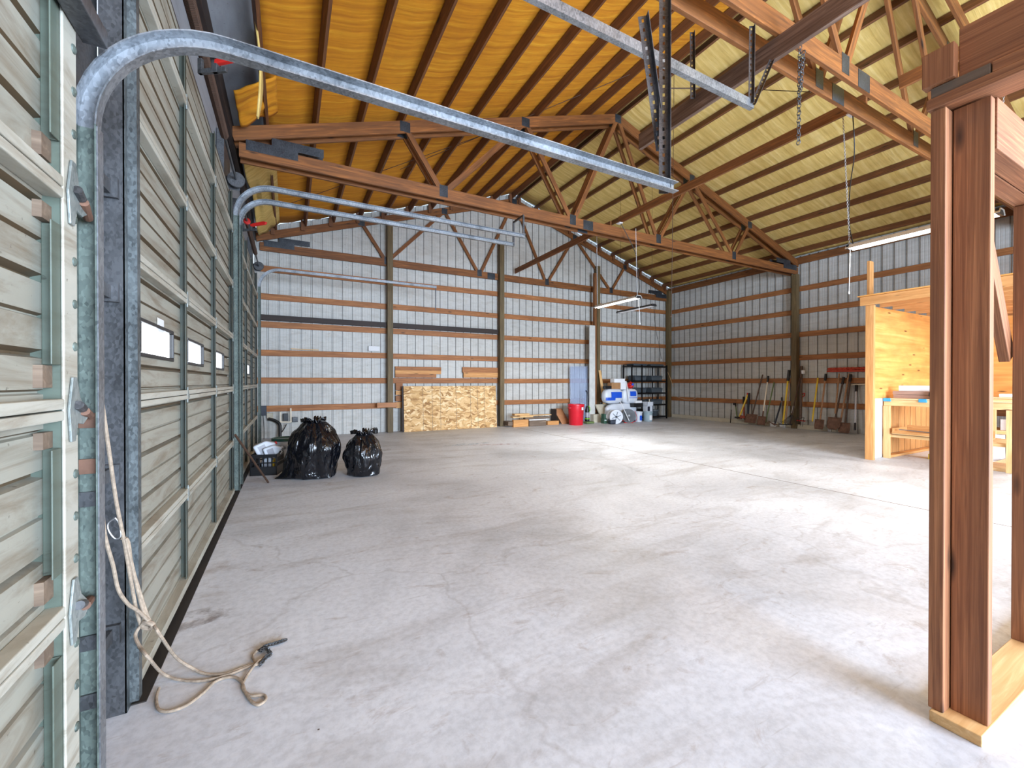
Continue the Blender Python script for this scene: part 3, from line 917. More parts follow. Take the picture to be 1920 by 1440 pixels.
tag(bx('top_plate', 2.19, 2.32, -1.6, 0.52, 2.389, 2.429, 'stud', axis=1), 'upper fir top plate above the near post', 'plate')
tag(bx('plate_block', 2.19, 2.32, 0.523, 0.68, 2.389, 2.429, 'greyboard', axis=1), 'dark short block between the plates above the near post', 'block')
tag(bx('rim_joist', 2.215, 2.255, -1.6, 0.61, 2.431, 2.62, 'stud', axis=1), 'wide fir rim joist on the plates at the upper right', 'joist')
tag(bx('end_block', 2.17, 2.21, 0.61, 0.70, 2.431, 2.56, 'stud', axis=2), 'upright end block of the rim joist above the near post', 'block')
tag(board('diagonal_brace', (2.62, 0.695, 2.33), (3.16, 0.695, 1.42), 0.038, 0.085, 'stud'), 'diagonal wooden brace between the near post and the right-hand stud', 'brace')
tag(bx('loft_joist', 4.45, 7.4, 1.02, 1.06, 2.80, 3.05, 'beam', axis=0), 'dark joist seen through the header opening, upper right', 'joist')

# ------------------------------------------------------------------ workbench stall
SX, SY = 8.56, 3.46
tag(bx('stall_post', SX, SX + 0.06, SY - 0.115, SY, 0, 2.58, 'orange', axis=2), 'light fir corner post of the workbench stall', 'post')
tag(bx('stall_post', SX + 0.16, SX + 0.20 + 0.1, SY + 0.005, SY + 0.045, 0, 3.36, 'orange', axis=2), 'reddish post rising above the roof of the workbench stall', 'post')
tag(bx('fascia_board', SX - 0.045, SX - 0.004, -1.5, SY + 0.06, 2.58, 2.725, 'orange', axis=1), 'fir fascia board along the front of the stall roof', 'board')
tag(bx('stall_roof', SX - 0.09, XR - 0.2, -1.5, SY + 0.08, 2.728, 2.745, 'ply', axis=1, bevel=0), 'thin plywood roof of the workbench stall', 'roof')
for i in range(8):
    x = SX + 0.45 + i * 0.48
    tag(bx('stall_joist', x, x + 0.038, -1.5, SY - 0.02, 2.585, 2.726, 'orange', axis=1), 'fir joist under the stall roof, %s from the front' % ORD[i], 'joist', 'joists of the workbench stall')
pl = bx('plywood_panel', SX + 0.07, XR - 0.3, SY - 0.025, SY - 0.012, 1.0, 2.583, 'ply', axis=0, bevel=0); tag(pl, 'orange plywood side wall of the workbench stall', 'panel')
pl = bx('plywood_panel', XR - 0.30, XR - 0.285, -1.5, SY - 0.03, 1.0, 2.583, 'ply', axis=1, bevel=0); tag(pl, 'knotty orange plywood back wall of the workbench stall', 'panel')
tag(bx('white_side_board', SX + 0.065, 9.06, SY - 0.05, SY - 0.03, 0.002, 1.02, 'white', axis=2), 'white end panel beside the workbench, below the plywood', 'panel')
tag(MB().tube([(SX + 0.075, SY - 0.032, 1.03), (SX + 0.072, SY - 0.034, 2.25)], 0.006, 6).obj('wall_cable', 'label'), 'thin white cable stapled beside the stall corner post', 'cable')
for i in range(14):
    x = 9.08 + i * 0.235
    tag(bx('wall_slat', x, x + 0.20, SY - 0.022, SY, 0.04, 0.985, 'orange', axis=2), 'vertical board under the bench top on the side wall, %s from the end panel' % (ORD[i] if i < 12 else ('thirteenth', 'fourteenth')[i - 12]), 'board', 'boards below the stall side wall')
tag(bx('sill_plate', 9.08, 12.3, SY - 0.14, SY - 0.025, 0, 0.04, 'orange', axis=0), 'fir sill plate under the side wall boards of the stall', 'plate')

def bench(lab, x0, x1, y0, y1, h, legs):
    r = thing('workbench', lab, 'workbench', ((x0 + x1) / 2, (y0 + y1) / 2, 0))
    bx('bench_top', x0 - 0.02, x1, y0, y1, h, h + 0.022, 'plypale', r, axis=1)
    bx('apron', x0, x0 + 0.038, y0, y1, h - 0.105, h - 0.002, 'pale', r, axis=1)
    bx('shelf', x0 + 0.04, x1 - 0.1, y0, y1 - .02, 0.40, 0.42, 'plypale', r, axis=1)
    bx('shelf_rail', x0, x0 + 0.038, y0, y1, 0.36, 0.405, 'pale', r, axis=1)
    for lx, ly in legs:
        bx('leg', lx, lx + 0.04, ly, ly + 0.09, 0, h - 0.106, 'pale', r, axis=2)
    return r
B1 = bench('pale timber workbench against the side wall of the stall', 9.07, 9.9, 1.9, SY - 0.06, 1.0, [(9.03, SY - 0.16), (9.03, 1.9)])
for y in (SY - 0.16, SY - 0.62):
    bx('tape_patch', 9.045, 9.11, y, y + 0.10, 0.968, 1.024, 'tape', B1, axis=1)
B2 = bench('second timber workbench on the back wall of the stall', 11.3, 12.25, -1.4, SY - 0.06, 1.0, [(11.26, y) for y in (2.6, 2.25, 1.9, 1.55, 1.2, 0.85)])
# things on the benches
ZB = 1.023
for i, (y0, y1, z) in enumerate(((SY - 0.68, SY - 0.12, 0), (SY - 0.70, SY - 0.13, 0.062), (SY - 0.80, SY - 0.10, 0.124))):
    if i == 2: break
    tag(bx('planed_board', 9.18, 9.42, SY - 0.78, SY - 0.15 + 0.01 * i, ZB + z, ZB + z + 0.058, 'planed', axis=1), '%s purplish brown board of the stack on the workbench' % ('lower', 'upper')[i], 'board', 'boards stacked on the workbench')
tag(bx('white_board', 9.24, 9.27, SY - 0.72, SY - 0.20, ZB + 0.122, ZB + 0.215, 'label', axis=1), 'bright white board standing on the stacked boards', 'board')
r = thing('circular_saw', 'black circular saw lying on the workbench beside the stacked boards', 'saw', (9.13, SY - 0.70, ZB))
MB().b(-0.03, 0.03, -0.14, 0.08, 0.0, 0.008).obj('base_plate', 'steel', r)
MB().lathe([(0.0, -0.02), (0.075, -0.02), (0.08, -0.01), (0.08, 0.01), (0.075, 0.02), (0.0, 0.02)], (0, 0, 0.075), 22, Matrix.Rotation(math.radians(90), 3, 'Y')).obj('blade_guard', 'black', r, smooth=True)
MB().tube([(0, -0.05, 0.12), (0, -0.12, 0.13), (0, -0.17, 0.08), (0, -0.15, 0.03)], 0.014, 8).obj('handle', 'black', r, smooth=True)
# tray on the shelf
r = thing('parts_tray', 'shallow timber tray full of tools sticking out below the bench top', 'tray', (8.98 + 0.28, SY - 0.75, 0.424))
bx('tray_floor', 9.0, 9.55, SY - 1.25, SY - 0.20, 0.424, 0.436, 'pale', r, axis=1)
bx('tray_side', 9.0, 9.55, SY - 0.215, SY - 0.20, 0.436, 0.52, 'orange', r, axis=0)
bx('tray_side', 9.0, 9.012, SY - 1.25, SY - 0.216, 0.437, 0.47, 'orange', r, axis=1)
bx('tray_side', 9.54, 9.55, SY - 1.25, SY - 0.216, 0.437, 0.55, 'orange', r, axis=1)
tag(MB().tube([(9.06, SY - 0.30, 0.50), (9.06, SY - 0.72, 0.485)], 0.009, 8).box((9.06, SY - 0.29, 0.50), (0.03, 0.03, 0.016)).obj('wrench', 'steel'), 'long steel wrench lying in the tray under the bench', 'wrench')
tag(MB().lathe([(0, 0), (0.12, 0.0), (0.16, 0.06), (0.165, 0.065), (0.15, 0.06), (0.11, 0.012), (0, 0.01)], (9.35, SY - 0.95, 0.437)).obj('bowl', 'black', smooth=True), 'black bowl sitting in the tray under the bench', 'bowl')
tag(MB().tube([(9.05, SY - 0.78, 0.46), (9.05, SY - 0.86, 0.46)], 0.018, 10).obj('glue_tube', 'green', smooth=True), 'small green capped tube in the tray under the bench', 'tube')
tag(bx('offcut', 9.5, 9.7, SY - 0.9, SY - 0.5, 0.0, 0.09, 'yellowlabel', axis=1), 'yellowish bundle on the floor under the workbench', 'bundle')
tag(bx('floor_platform', 9.12, 12.0, -1.4, 2.28, 0.0, 0.045, 'plypale', axis=1), 'low plywood platform on the floor inside the stall', 'platform')
tag(bx('paper_stack', 11.5, 11.7, 2.3, 2.62, ZB, ZB + 0.06, 'label', axis=1), 'white stack on the rear bench of the stall', 'stack')
tag(bx('paper_stack', 11.6, 11.8, 1.75, 2.2, ZB, ZB + 0.04, 'cream', axis=1), 'cream stack on the rear bench right of the white one', 'stack')
tag(MB().prism([(0, 0), (0.28, 0), (0.28, 0.20), (0.2, 0.16), (0.08, 0.05)], 0.2, Matrix.Translation((11.9, 1.9, ZB)) @ Matrix.Rotation(math.radians(-90), 4, 'Z')).obj('white_bag', 'label', bevel=0.02), 'white slumped bag on the rear bench of the stall', 'bag')
for i, (y, z, m, n) in enumerate(((2.35, 0.42, 'label', 'white'), (2.0, 0.42, 'skin', 'grey'), (1.75, 0.42, 'black', 'black'))):
    tag(bx('storage_box', 11.45, 11.8, y, y + 0.24, z + 0.002, z + 0.2, m, axis=1), '%s box on the shelf of the rear bench' % n, 'box')
tag(bx('white_crate', 10.3, 10.5, 2.32, 2.5, 0.0, 0.42, 'label', axis=2), 'white upright crate on the floor by the platform', 'crate')

# ------------------------------------------------------------------ fluorescent lights
def fixture(lab, x, y0, y1, z, lit=True, power=1.0):
    r = thing('shop_light', lab, 'light', (x, (y0 + y1) / 2, z))
    L = y1 - y0
    rf_ = MB().prism([(-0.085, 0), (-0.05, 0.05), (0.05, 0.05), (0.085, 0), (0.08, 0), (0.046, 0.044), (-0.046, 0.044), (-0.08, 0)], L, Matrix.Identity(4)).obj('reflector', 'white' if lit else 'galvdark', r)
    for s in (-1, 1):
        MB().tube([(s * 0.035, -L / 2 + 0.03, 0.012), (s * 0.035, L / 2 - 0.03, 0.012)], 0.019, 10).obj('tube', 'tube' if lit else 'label', rf_, smooth=True)
    for s in (-1, 1):
        MB().b(-0.07, 0.07, s * (L / 2 - 0.02) - 0.012, s * (L / 2 - 0.02) + 0.012, -0.004, 0.045).obj('end_cap', 'black', r)
    if lit:
        l = bpy.data.lights.new('shop_lamp', 'AREA'); l.shape = 'RECTANGLE'; l.size = 0.13; l.size_y = L - 0.08
        l.energy = LAMP_W * power; l.color = FLUO
        lo = bpy.data.objects.new('shop_lamp', l); C.objects.link(lo); lo.location = (x, (y0 + y1) / 2, z - 0.01)
    return r
def chain(lab, p, q, lw=0.011, ll=0.035, wire=0.0025, mat='steel'):
    p, q = Vector(p), Vector(q)
    n = max(2, int((q - p).length / (ll * 0.72)))
    mb = MB()
    R0 = frame(p, q, (0, 1, 0))
    for k in range(n):
        c = p + (q - p) * ((k + 0.5) / n)
        pts = []
        for a in range(9):
            an = 2 * math.pi * a / 8
            v = Vector((ll / 2 * math.cos(an), (lw * math.sin(an)) if k % 2 else 0, 0 if k % 2 else lw * math.sin(an)))
            pts.append(c + R0 @ v)
        mb.tube(pts, wire, 4, False)
    return tag(mb.obj('hanging_chain', mat), lab, 'chain')
def cordline(name, lab, cat, pts, r, mat, n=6):
    # smooth the polyline
    pts = [Vector(p) for p in pts]
    out = []
    for i in range(len(pts) - 1):
        p0 = pts[max(i - 1, 0)]; p1 = pts[i]; p2 = pts[i + 1]; p3 = pts[min(i + 2, len(pts) - 1)]
        for k in range(6):
            t = k / 6
            out.append(0.5 * ((2 * p1) + (p2 - p0) * t + (2 * p0 - 5 * p1 + 4 * p2 - p3) * t * t + (3 * p1 - p0 - 3 * p2 + p3) * t ** 3))
    out.append(pts[-1])
    o = MB().tube(out, r, n).obj(name, mat, smooth=True)
    return tag(o, lab, cat)
L1 = fixture('lit fluorescent shop light hanging before the far right corner', 6.0, 6.05, 7.35, 2.93, True, 2.0)
L2 = fixture('lit fluorescent shop light partly hidden by the near corner post', 6.0, 1.35, 2.60, 2.90)
fixture('unlit fluorescent light hanging behind the lit one in the far corner', 7.6, 7.17, 8.4, 3.09, False)
for yy_ in (7.25, 8.32): tag(MB().tube([(7.6, yy_, 3.14), (7.6, yy_, chord_top(7.6) + 0.02)], 0.003, 5).obj('hanger_wire', 'rod'), 'thin wire holding the %s end of the unlit light' % ('near' if yy_ < 8 else 'far'), 'wire')
fixture('unseen lit shop light added behind the viewer', 6.1, -3.6, -2.3, 2.95)  # unseen fixture added so its floor bounce brightens the ceiling
fixture('unseen lit shop light inside the workbench stall', 10.2, 0.6, 1.9, 2.50)  # unseen lamp that brightens the stall plywood
# outlets on the centre brace, cords and chains of the lights
tag(MB().b(5.93, 6.02, 6.52, 6.62, 4.535, 4.549).obj('ceiling_outlet', 'label'), 'white outlet under the centre brace near the middle trusses', 'outlet')
tag(MB().b(5.98, 6.10, 2.50, 2.62, 4.535, 4.549).obj('ceiling_outlet', 'label'), 'white outlet under the centre brace near the closest trusses', 'outlet')
cordline('power_cord', 'black cord running down to the far lit shop light', 'cord', [(6.0, 6.55, 4.53), P(1190, 470, Y=6.5), P(1195, 500, Y=6.45), P(1199, 540, Y=6.4), (6.0, 6.12, 2.99)], 0.007, 'cord')
cordline('power_cord', 'black cord running down to the near lit shop light', 'cord', [(6.0, 2.56, 4.53), P(1602, 285, Y=2.6), P(1594, 350, Y=2.62), P(1592, 415, Y=2.60), (6.0, 2.55, 2.96)], 0.006, 'cord')
chain('thin chain holding the near lit shop light', (6.0, 2.66, 4.55), (6.0, 2.585, 2.95), 0.008, 0.03, 0.002)
chain('thin chain holding the far lit shop light', (6.0, 6.14, 4.3), (6.0, 6.10, 2.98), 0.006, 0.03, 0.002, 'label')
chain('thin chain holding the left end of the far lit shop light', (6.0, 7.32, 4.55), (6.0, 7.30, 2.98), 0.006, 0.03, 0.002, 'label')
chain('heavy doubled chain dangling from the near trusses', P(1500, 86, Y=2.12), P(1497, 270, Y=2.12), 0.016, 0.045, 0.004, 'galvdark')
chain('shorter loop of the heavy chain beside its longer end', P(1507, 95, Y=2.1), P(1501, 170, Y=2.1), 0.016, 0.045, 0.004, 'galvdark')
chain('small chain seen behind the header at the upper right', P(1882, 165, Y=1.6), P(1881, 205, Y=1.6), 0.008, 0.03, 0.002)
def pullcord(lab, p, q, r=0.004, mat='label', root=None):
    if root is not None:
        p, q = Vector(p) - root.location, Vector(q) - root.location
        return MB().tube([p, q], r, 6).lathe([(0, -0.02), (r * 2.4, -0.015), (r * 2.6, 0.0), (r, 0.012)], q, 8).obj('pull_cord', mat, root)
    o = MB().tube([p, q], r, 6).lathe([(0, -0.02), (r * 2.4, -0.015), (r * 2.6, 0.0), (r, 0.012)], q, 8).obj('dangling_twine', mat)
    return tag(o, lab, 'cord')
pullcord('white pull cord under the near lit shop light', (6.0, 2.58, 2.9), P(1592, 548, X=6.0), 0.0035, root=L2)
pullcord('white pull cord under the far lit shop light', (6.0, 6.06, 2.93), P(1200, 606, X=6.0), 0.004, root=L1)
pullcord('long thin cord hanging from the roof before the far corner post', (5.75, 5.0, 6.72), P(1259, 593, Y=5.0), 0.0045, 'rod')
cordline('power_cord', 'thin black cord drooping from the unlit light to the shelves', 'cord', [P(1226, 575, Y=8.8), P(1228, 605, Y=9.3), P(1232, 630, Y=9.8), P(1237, 652, Y=10.6), P(1239.5, 672, Y=11.0)], 0.006, 'cord')
tag(MB().tube([P(1310, 165, Y=4.4), P(1252, 165, Y=4.6)], 0.008, 6).obj('roof_tie_rod', 'rod'), 'thin dark rod across the roof beside the grey beam', 'rod')
tag(MB().tube([P(1432, 168, Y=4.0), P(1520, 172, Y=3.2)], 0.006, 6).obj('roof_tie_rod', 'rod'), 'thin dark rod under the insulation by the track end', 'rod')
def wire(lab, a, b):
    return tag(MB().tube([a, b], 0.006, 5).obj('brace_wire', 'rod'), lab, 'wire')
def onroof(x, y): return (x, y, chord_top(x) + PH - 0.06)
wire('thin brace wire under the left purlins from the gable, lower one', onroof(XL + .5, 9.9), onroof(3.4, 7.3))
wire('thin brace wire under the left purlins between tracks and truss, upper one', onroof(2.0, 8.6), onroof(5.6, 5.2))

# ------------------------------------------------------------------ bin bags
def bag(name, lab, loc, rz, W, D, H, seed, tip=None):
    r = thing(name, lab, 'bag', loc, rz)
    def fn(u, v):
        an = 2 * math.pi * u
        # v: 0 bottom centre .. 1 knot
        if v < 0.12:
            k = v / 0.12; rad = 0.80 * k; z = 0.015 * k
        elif v < 0.9:
            k = (v - 0.12) / 0.78
            rad = 0.80 + 0.24 * math.sin(min(1, k * 1.5) * math.pi * 0.5) - 0.66 * max(0, (k - 0.34) / 0.66) ** 2.4
            z = 0.015 + 0.93 * k ** 0.92
        else:
            k = (v - 0.9) / 0.1
            rad = 0.36 - 0.24 * k; z = 0.945 + 0.01 * k
        x, y = math.cos(an) * rad, math.sin(an) * rad
        q = Vector((x, y, z * 1.4))
        f = noise.noise(q * 1.8 + Vector((seed, 0, 0))) * 0.16 + noise.noise(q * 5 + Vector((0, seed, 0))) * 0.07
        pl = abs(noise.noise(Vector((math.cos(an) * 5, math.sin(an) * 5, seed + z * 1.2)))) * 0.17 * (0.35 + z)
        if v > 0.05:
            x *= 1 + f - pl; y *= 1 + f - pl
        # dents
        if z > 0.02: z += 0.03 * noise.noise(q * 3 + Vector((7, seed, 1)))
        if z < 0.016: z = max(0, z)
        px, py, pz = x * W / 2, y * D / 2, z * H
        if tip and z < 0.55:
            # the pulled-out bottom corner lying on the floor
            da = math.cos(an - tip[0])
            if da > 0.6:
                e = ((da - 0.6) / 0.4) ** 2 * (1 - z / 0.55) ** 1.6
                px += math.cos(tip[0]) * tip[1] * e; py += math.sin(tip[0]) * tip[1] * e
                pz *= 1 - 0.75 * e
        return Vector((px, py, max(0.001, pz)))
    MB().grid(fn, 110, 70).obj('bag_body', 'bag', r, smooth=True)
    # gathered neck with loose ears
    def neck(ang, ln, wd, up):
        def g(u, v):
            a = ang
            rr = 0.02 + ln * u
            ww = wd * (0.35 + 0.65 * math.sin(u * math.pi * 0.8)) * (v - 0.5)
            z = up * math.sin(u * 1.9) + 0.03 * math.sin(v * 14) * u
            return Vector((math.cos(a) * rr - math.sin(a) * ww, math.sin(a) * rr + math.cos(a) * ww, 0.955 * H + z - 0.02))
        return g
    for k, (a, ln, wd, up) in enumerate(((0.2, 0.12, 0.14, 0.05), (3.1, 0.15, 0.16, 0.03), (1.5, 0.08, 0.10, 0.06), (-1.2, 0.09, 0.18, 0.03), (-2.4, 0.10, 0.15, 0.05))):
        MB().grid(neck(a, ln, wd, up), 10, 12).obj('tied_end', 'bag', r, smooth=True, solid=0.004)
    return r
bag('bin_bag', 'larger black bin bag with a corner spread on the floor, left of the smaller one', (0.31, 6.36, 0), -0.49, 0.68, 0.56, 0.80, 1.3, (math.radians(196), 0.26))
bag('bin_bag', 'smaller black tied bin bag leaning on the larger bag', (0.925, 6.19, 0), -0.5, 0.54, 0.48, 0.61, 8.1)

# ------------------------------------------------------------------ crate, jug, pail on the left
r = thing('milk_crate', 'dark plastic crate by the large door, holding white jugs', 'crate', (-0.275, 6.93, 0), -0.25)
W, D, H = 0.34, 0.34, 0.29
for (x0, x1, y0, y1, n) in ((-W/2, W/2, -D/2, -D/2 + .012, 'f'), (-W/2, W/2, D/2 - .012, D/2, 'b'), (-W/2, -W/2 + .012, -D/2, D/2, 'l'), (W/2 - .012, W/2, -D/2, D/2, 'r')):
    mb = MB()
    mb.b(x0, x1, y0, y1, 0, 0.12).b(x0, x1, y0, y1, H - 0.045, H)
    horiz = (x1 - x0) > 0.1
    for k in range(7):
        t = -W/2 + 0.012 + (W - 0.024) * k / 6
        if horiz: mb.b(t - 0.008, t + 0.008, y0, y1, 0.11, H - 0.04)
        else: mb.b(x0, x1, t - 0.008, t + 0.008, 0.11, H - 0.04)
    mb.b(x0, x1, y0, y1, 0.165, 0.18)
    mb.obj('crate_side', 'black', r)
MB().b(-W/2, W/2, -D/2, D/2, 0, 0.01).obj('crate_floor', 'black', r)
def jug(lab, loc, rz, tilt, s=1.0, body='offwhite', cap='redpaint', labelm='skin'):
    r = thing('plastic_jug', lab, 'jug', loc, rz)
    r.rotation_euler = (tilt[0], tilt[1], rz)
    MB().prism([(-0.09, 0), (0.09, 0), (0.095, 0.03), (0.095, 0.17), (0.03, 0.25), (0.02, 0.28), (-0.02, 0.28), (-0.035, 0.25), (-0.095, 0.18), (-0.095, 0.03)], 0.11, Matrix.Scale(s, 4)).obj('jug_body', body, r, bevel=0.018 * s)
    MB().lathe([(0.023, 0.281), (0.023, 0.305), (0, 0.306)], (0, 0, 0), 14).obj('cap', cap, r) if s == 1.0 else MB().lathe([(0.023 * s, 0.281 * s), (0.023 * s, 0.305 * s), (0, 0.306 * s)], (0, 0, 0), 14).obj('cap', cap, r)
    MB().b(-0.06 * s, 0.06 * s, -0.056 * s - 0.001, -0.056 * s + 0.001, 0.05 * s, 0.15 * s).obj('label_patch', labelm, r)
    MB().tube([(0.04 * s, 0, 0.252 * s), (0.075 * s, 0, 0.262 * s), (0.098 * s, 0, 0.23 * s), (0.1 * s, 0, 0.18 * s)], 0.011 * s, 8).obj('handle', body, r, smooth=True)
    return r
jug('white jug with red cap lying on the dark crate, left one', (-0.42, 6.93, 0.31), 0.1, (0.0, 1.15), 0.95)
jug('small white jug lying on the dark crate, right one', (-0.31, 6.86, 0.29), 0.3, (0.2, 1.25), 0.8, cap='label')
jug('white jug standing down inside the dark crate', (-0.27, 6.95, 0.012), 0.1, (0, 0), 0.85, cap='label')
tag(MB().lathe([(0.03, 0), (0.032, 0.01), (0.032, 0.15), (0.014, 0.18), (0.014, 0.2), (0, 0.2)], (-0.185, 6.87, 0.012), 14).obj('oil_bottle', 'yellowlabel', smooth=True), 'small yellow bottle inside the dark crate', 'bottle')
r = thing('pail', 'white pail with dark green lid and black lettering behind the larger bin bag', 'bucket', (-0.05, 7.26, 0))
MB().lathe([(0, 0), (0.135, 0), (0.165, 0.36), (0.172, 0.365), (0.172, 0.385), (0.167, 0.39), (0.17, 0.42)], (0, 0, 0), 32).obj('pail_body', 'offwhite', r, smooth=True)
MB().lathe([(0.182, 0.415), (0.188, 0.42), (0.188, 0.445), (0.18, 0.455), (0.16, 0.452), (0.155, 0.44), (0, 0.44)], (0, 0, 0), 32).obj('lid', 'darkgreen', r, smooth=True)
def text(body, size, loc, rot, mat, parent=None, name='lettering', ext=0.001, align='CENTER', bend=0):
    cu = bpy.data.curves.new(name, 'FONT')
    cu.body = body; cu.size = size; cu.align_x = align; cu.align_y = 'CENTER'; cu.extrude = ext
    tmp = bpy.data.objects.new(name, cu); C.objects.link(tmp)
    bpy.context.view_layer.update()
    me = bpy.data.meshes.new_from_object(tmp.evaluated_get(bpy.context.evaluated_depsgraph_get()))
    bpy.data.objects.remove(tmp)
    if bend:
        for v in me.vertices:
            a = v.co.x / bend
            x, z = math.sin(a) * (bend + v.co.z), (math.cos(a)) * (bend + v.co.z) - bend
            v.co.x, v.co.z = x, z
    me.materials.clear(); me.materials.append(M[mat])
    o = bpy.data.objects.new(name, me); C.objects.link(o)
    o.parent = parent; o.location = loc; o.rotation_euler = rot
    return o
text('7', 0.10, (-0.098, -0.125, 0.315), (math.radians(94), 0, -0.6), 'black', r, bend=0.165)
text('FIRM', 0.065, (-0.0, -0.163, 0.315), (math.radians(94), 0, 0), 'black', r, bend=0.165)

# rod leaning on the jamb by the crate
tag(MB().tube([P(441, 815, X=-0.50), P(503, 904, Z=0.012)], 0.012, 8).obj('leaning_rod', 'rod'), 'dark rod leaning on the track beside the dark crate', 'rod')

# electrical bits on the back wall, left bay
yw = YB - 0.01
def wallbox(name, lab, cat, x0, y0, x1, y1, d, mat, **k):
    a, b = P(x0, y1, Y=YB - d), P(x1, y0, Y=YB - d)
    o = MB().b(a.x, b.x, YB - d, YB - 0.002 + 0.02, a.z, b.z).obj(name, mat, bevel=0.005)
    return tag(o, lab, cat)
wallbox('junction_box', 'dark electrical box on the lowest girt in the left corner', 'electrical box', 488, 760.5, 499.5, 779, 0.08, 'blackblue')
wallbox('outlet_plate', 'cream double outlet below the dark electrical box', 'outlet', 500, 774, 512, 784, 0.04, 'cream')
wallbox('outlet_box', 'grey round-faced power outlet box right of the pipe frame', 'outlet', 548, 781.5, 558.5, 791, 0.07, 'galvdark')
wallbox('black_box', 'black box hanging inside the white pipe frame', 'electrical box', 531, 775, 540, 789, 0.06, 'black')
p_ = [P(526, 772, Y=11.0), P(526, 791, Y=11.0), P(545.5, 791, Y=11.0), P(545, 765, Y=11.0)]
tag(MB().tube(p_[:2], 0.016, 8).tube(p_[1:3], 0.016, 8).tube(p_[2:], 0.016, 8).obj('plastic_pipe', 'pvc'), 'white plastic pipe U-frame hanging from the lowest girt', 'pipe')
cordline('cable_bundle', 'thick dark cable bundle from the outlet down to the floor', 'cable', [P(503, 785, Y=11.1), P(515, 788, Y=11.1), P(524, 795, Y=11.08), P(525, 806, Y=11.05), P(525, 822, Y=11.0)], 0.035, 'cord', 8)
cordline('cable_bundle', 'thin cable drooping from the dark electrical box to the floor', 'cable', [P(493, 778, Y=11.1), P(495, 800, Y=11.1), P(495, 823, Y=11.05)], 0.008, 'cord')
cordline('cable_bundle', 'thin curved cable beside the pipe frame', 'cable', [P(537, 795, Y=11.1), P(533, 803, Y=11.1), P(528, 810, Y=11.1)], 0.012, 'cord')
r = thing('small_lantern', 'small dark round object on the floor by the back wall left of the post', 'lantern', P(704, 812, Z=0.0).to_tuple())
MB().lathe([(0.05, 0), (0.06, 0.01), (0.06, 0.10), (0.03, 0.13), (0, 0.135)], (0, 0, 0), 16).obj('body', 'black', r, smooth=True)
MB().tube([(-0.06, 0, 0.08), (-0.03, 0, 0.15), (0.03, 0, 0.15), (0.06, 0, 0.08)], 0.006, 6).obj('handle', 'black', r)
tag(board('yellow_stick', P(546, 653.5, Y=YB - .02), P(598, 656, Y=YB - .02), 0.03, 0.02, 'pale'), 'thin pale stick lying on the third girt of the left bay', 'stick')
wallbox('white_card', 'white card standing on the third girt beside the left post', 'card', 691, 649, 712, 657.5, 0.03, 'label')

# ------------------------------------------------------------------ strand boards and timbers, second bay
x0, x1 = P(757, 800, Y=10.95).x, P(930, 790, Y=10.95).x
o = MB().box((0, 0, 0), ((x1 - x0), 0.012, 1.19)).obj('strand_board', 'osb')
place(o, Matrix.Rotation(math.radians(-4), 3, 'X'), ((x0 + x1) / 2, 10.93, 0.596)); tag(o, 'large pale strand board leaning on the back wall, front one', 'panel')
gl = MB()
for f in (0.19, 0.285, 0.37, 0.54, 0.70, 0.78, 0.86):
    gl.box(((x1 - x0) * (f - 0.5), -0.0065, 0), (0.008, 0.0012, 1.188))
g = gl.obj('stud_line', 'greyboard', o)
o = MB().box((0, 0, 0), ((x1 - x0), 0.012, 1.19)).obj('strand_board', 'darkboard')
place(o, Matrix.Rotation(math.radians(-4), 3, 'X'), ((x0 + x1) / 2 - 0.04, 10.955, 0.596)); tag(o, 'dark-edged strand board hidden behind the front one', 'panel')
def wboard(lab, px0, py0, px1, py1, mat='girt', Y=YB - 0.015, t=0.03):
    a, b = P(px0, py1, Y=Y), P(px1, py0, Y=Y)
    return tag(board('short_board', (a.x, Y, (a.z + b.z) / 2), (b.x, Y, (a.z + b.z) / 2), t, abs(b.z - a.z), mat), lab, 'board')
wboard('upper short board beside the left post above the strand boards', 741, 688, 827, 694)
wboard('middle short board beside the left post above the strand boards', 741, 694.5, 827, 700.5, 'orange')
wboard('lower short board beside the left post above the strand boards', 741, 701, 818, 707.5)
wboard('upper short board beside the right post above the strand boards', 867, 689, 937, 698)
wboard('lower short board beside the right post above the strand boards', 869, 698.5, 937, 707.5, 'orange')
for i, (a, b) in enumerate(((718, 731), (732, 740), (741, 752), (753, 765))):
    wboard('%s offcut down the left post beside the strand boards' % ORD[i], 742, a, 755, b, ('girt', 'orange')[i % 2], Y=YB - 0.05)
o = wboard('light brown offcut nailed across the left post', 707, 754, 744, 764, 'brownboard', Y=10.95)

# lumber pile
def pile(lab, px0, px1, z0, z1, y0, y1, mat):
    a, b = P(px0, 790, Y=y0).x, P(px1, 790, Y=y0).x
    return tag(bx('lumber_piece', a, b, y0, y1, z0, z1, mat, axis=0), lab, 'timber', 'timber pile on the floor by the back wall')
pile('thick dark beam at the bottom left of the timber pile', 953, 962, 0.046, 0.16, 10.66, 11.0, 'greyboard')
pile('wide pale block at the bottom of the timber pile', 963, 991, 0.002, 0.205, 10.60, 10.70, 'orange')
pile('dark weathered block at the bottom of the timber pile', 992.5, 1024, 0.002, 0.17, 10.60, 10.70, 'greyboard')
pile('white strip lying on the dark weathered block', 992.5, 1026, 0.172, 0.20, 10.60, 10.72, 'label')
pile('small orange offcut at the right of the timber pile', 1027, 1048, 0.0, 0.115, 10.66, 10.78, 'orange')
pile('long grey board across the timber pile', 985, 1031, 0.207, 0.265, 10.62, 10.76, 'greyboard')
pile('pale board second from the top of the timber pile', 962, 1000, 0.267, 0.30, 10.62, 10.78, 'pale')
pile('long thin pale board across the timber pile', 975, 1034, 0.302, 0.325, 10.62, 10.80, 'pale')
pile('topmost short pale board of the timber pile', 965, 993, 0.327, 0.375, 10.64, 10.80, 'pale')
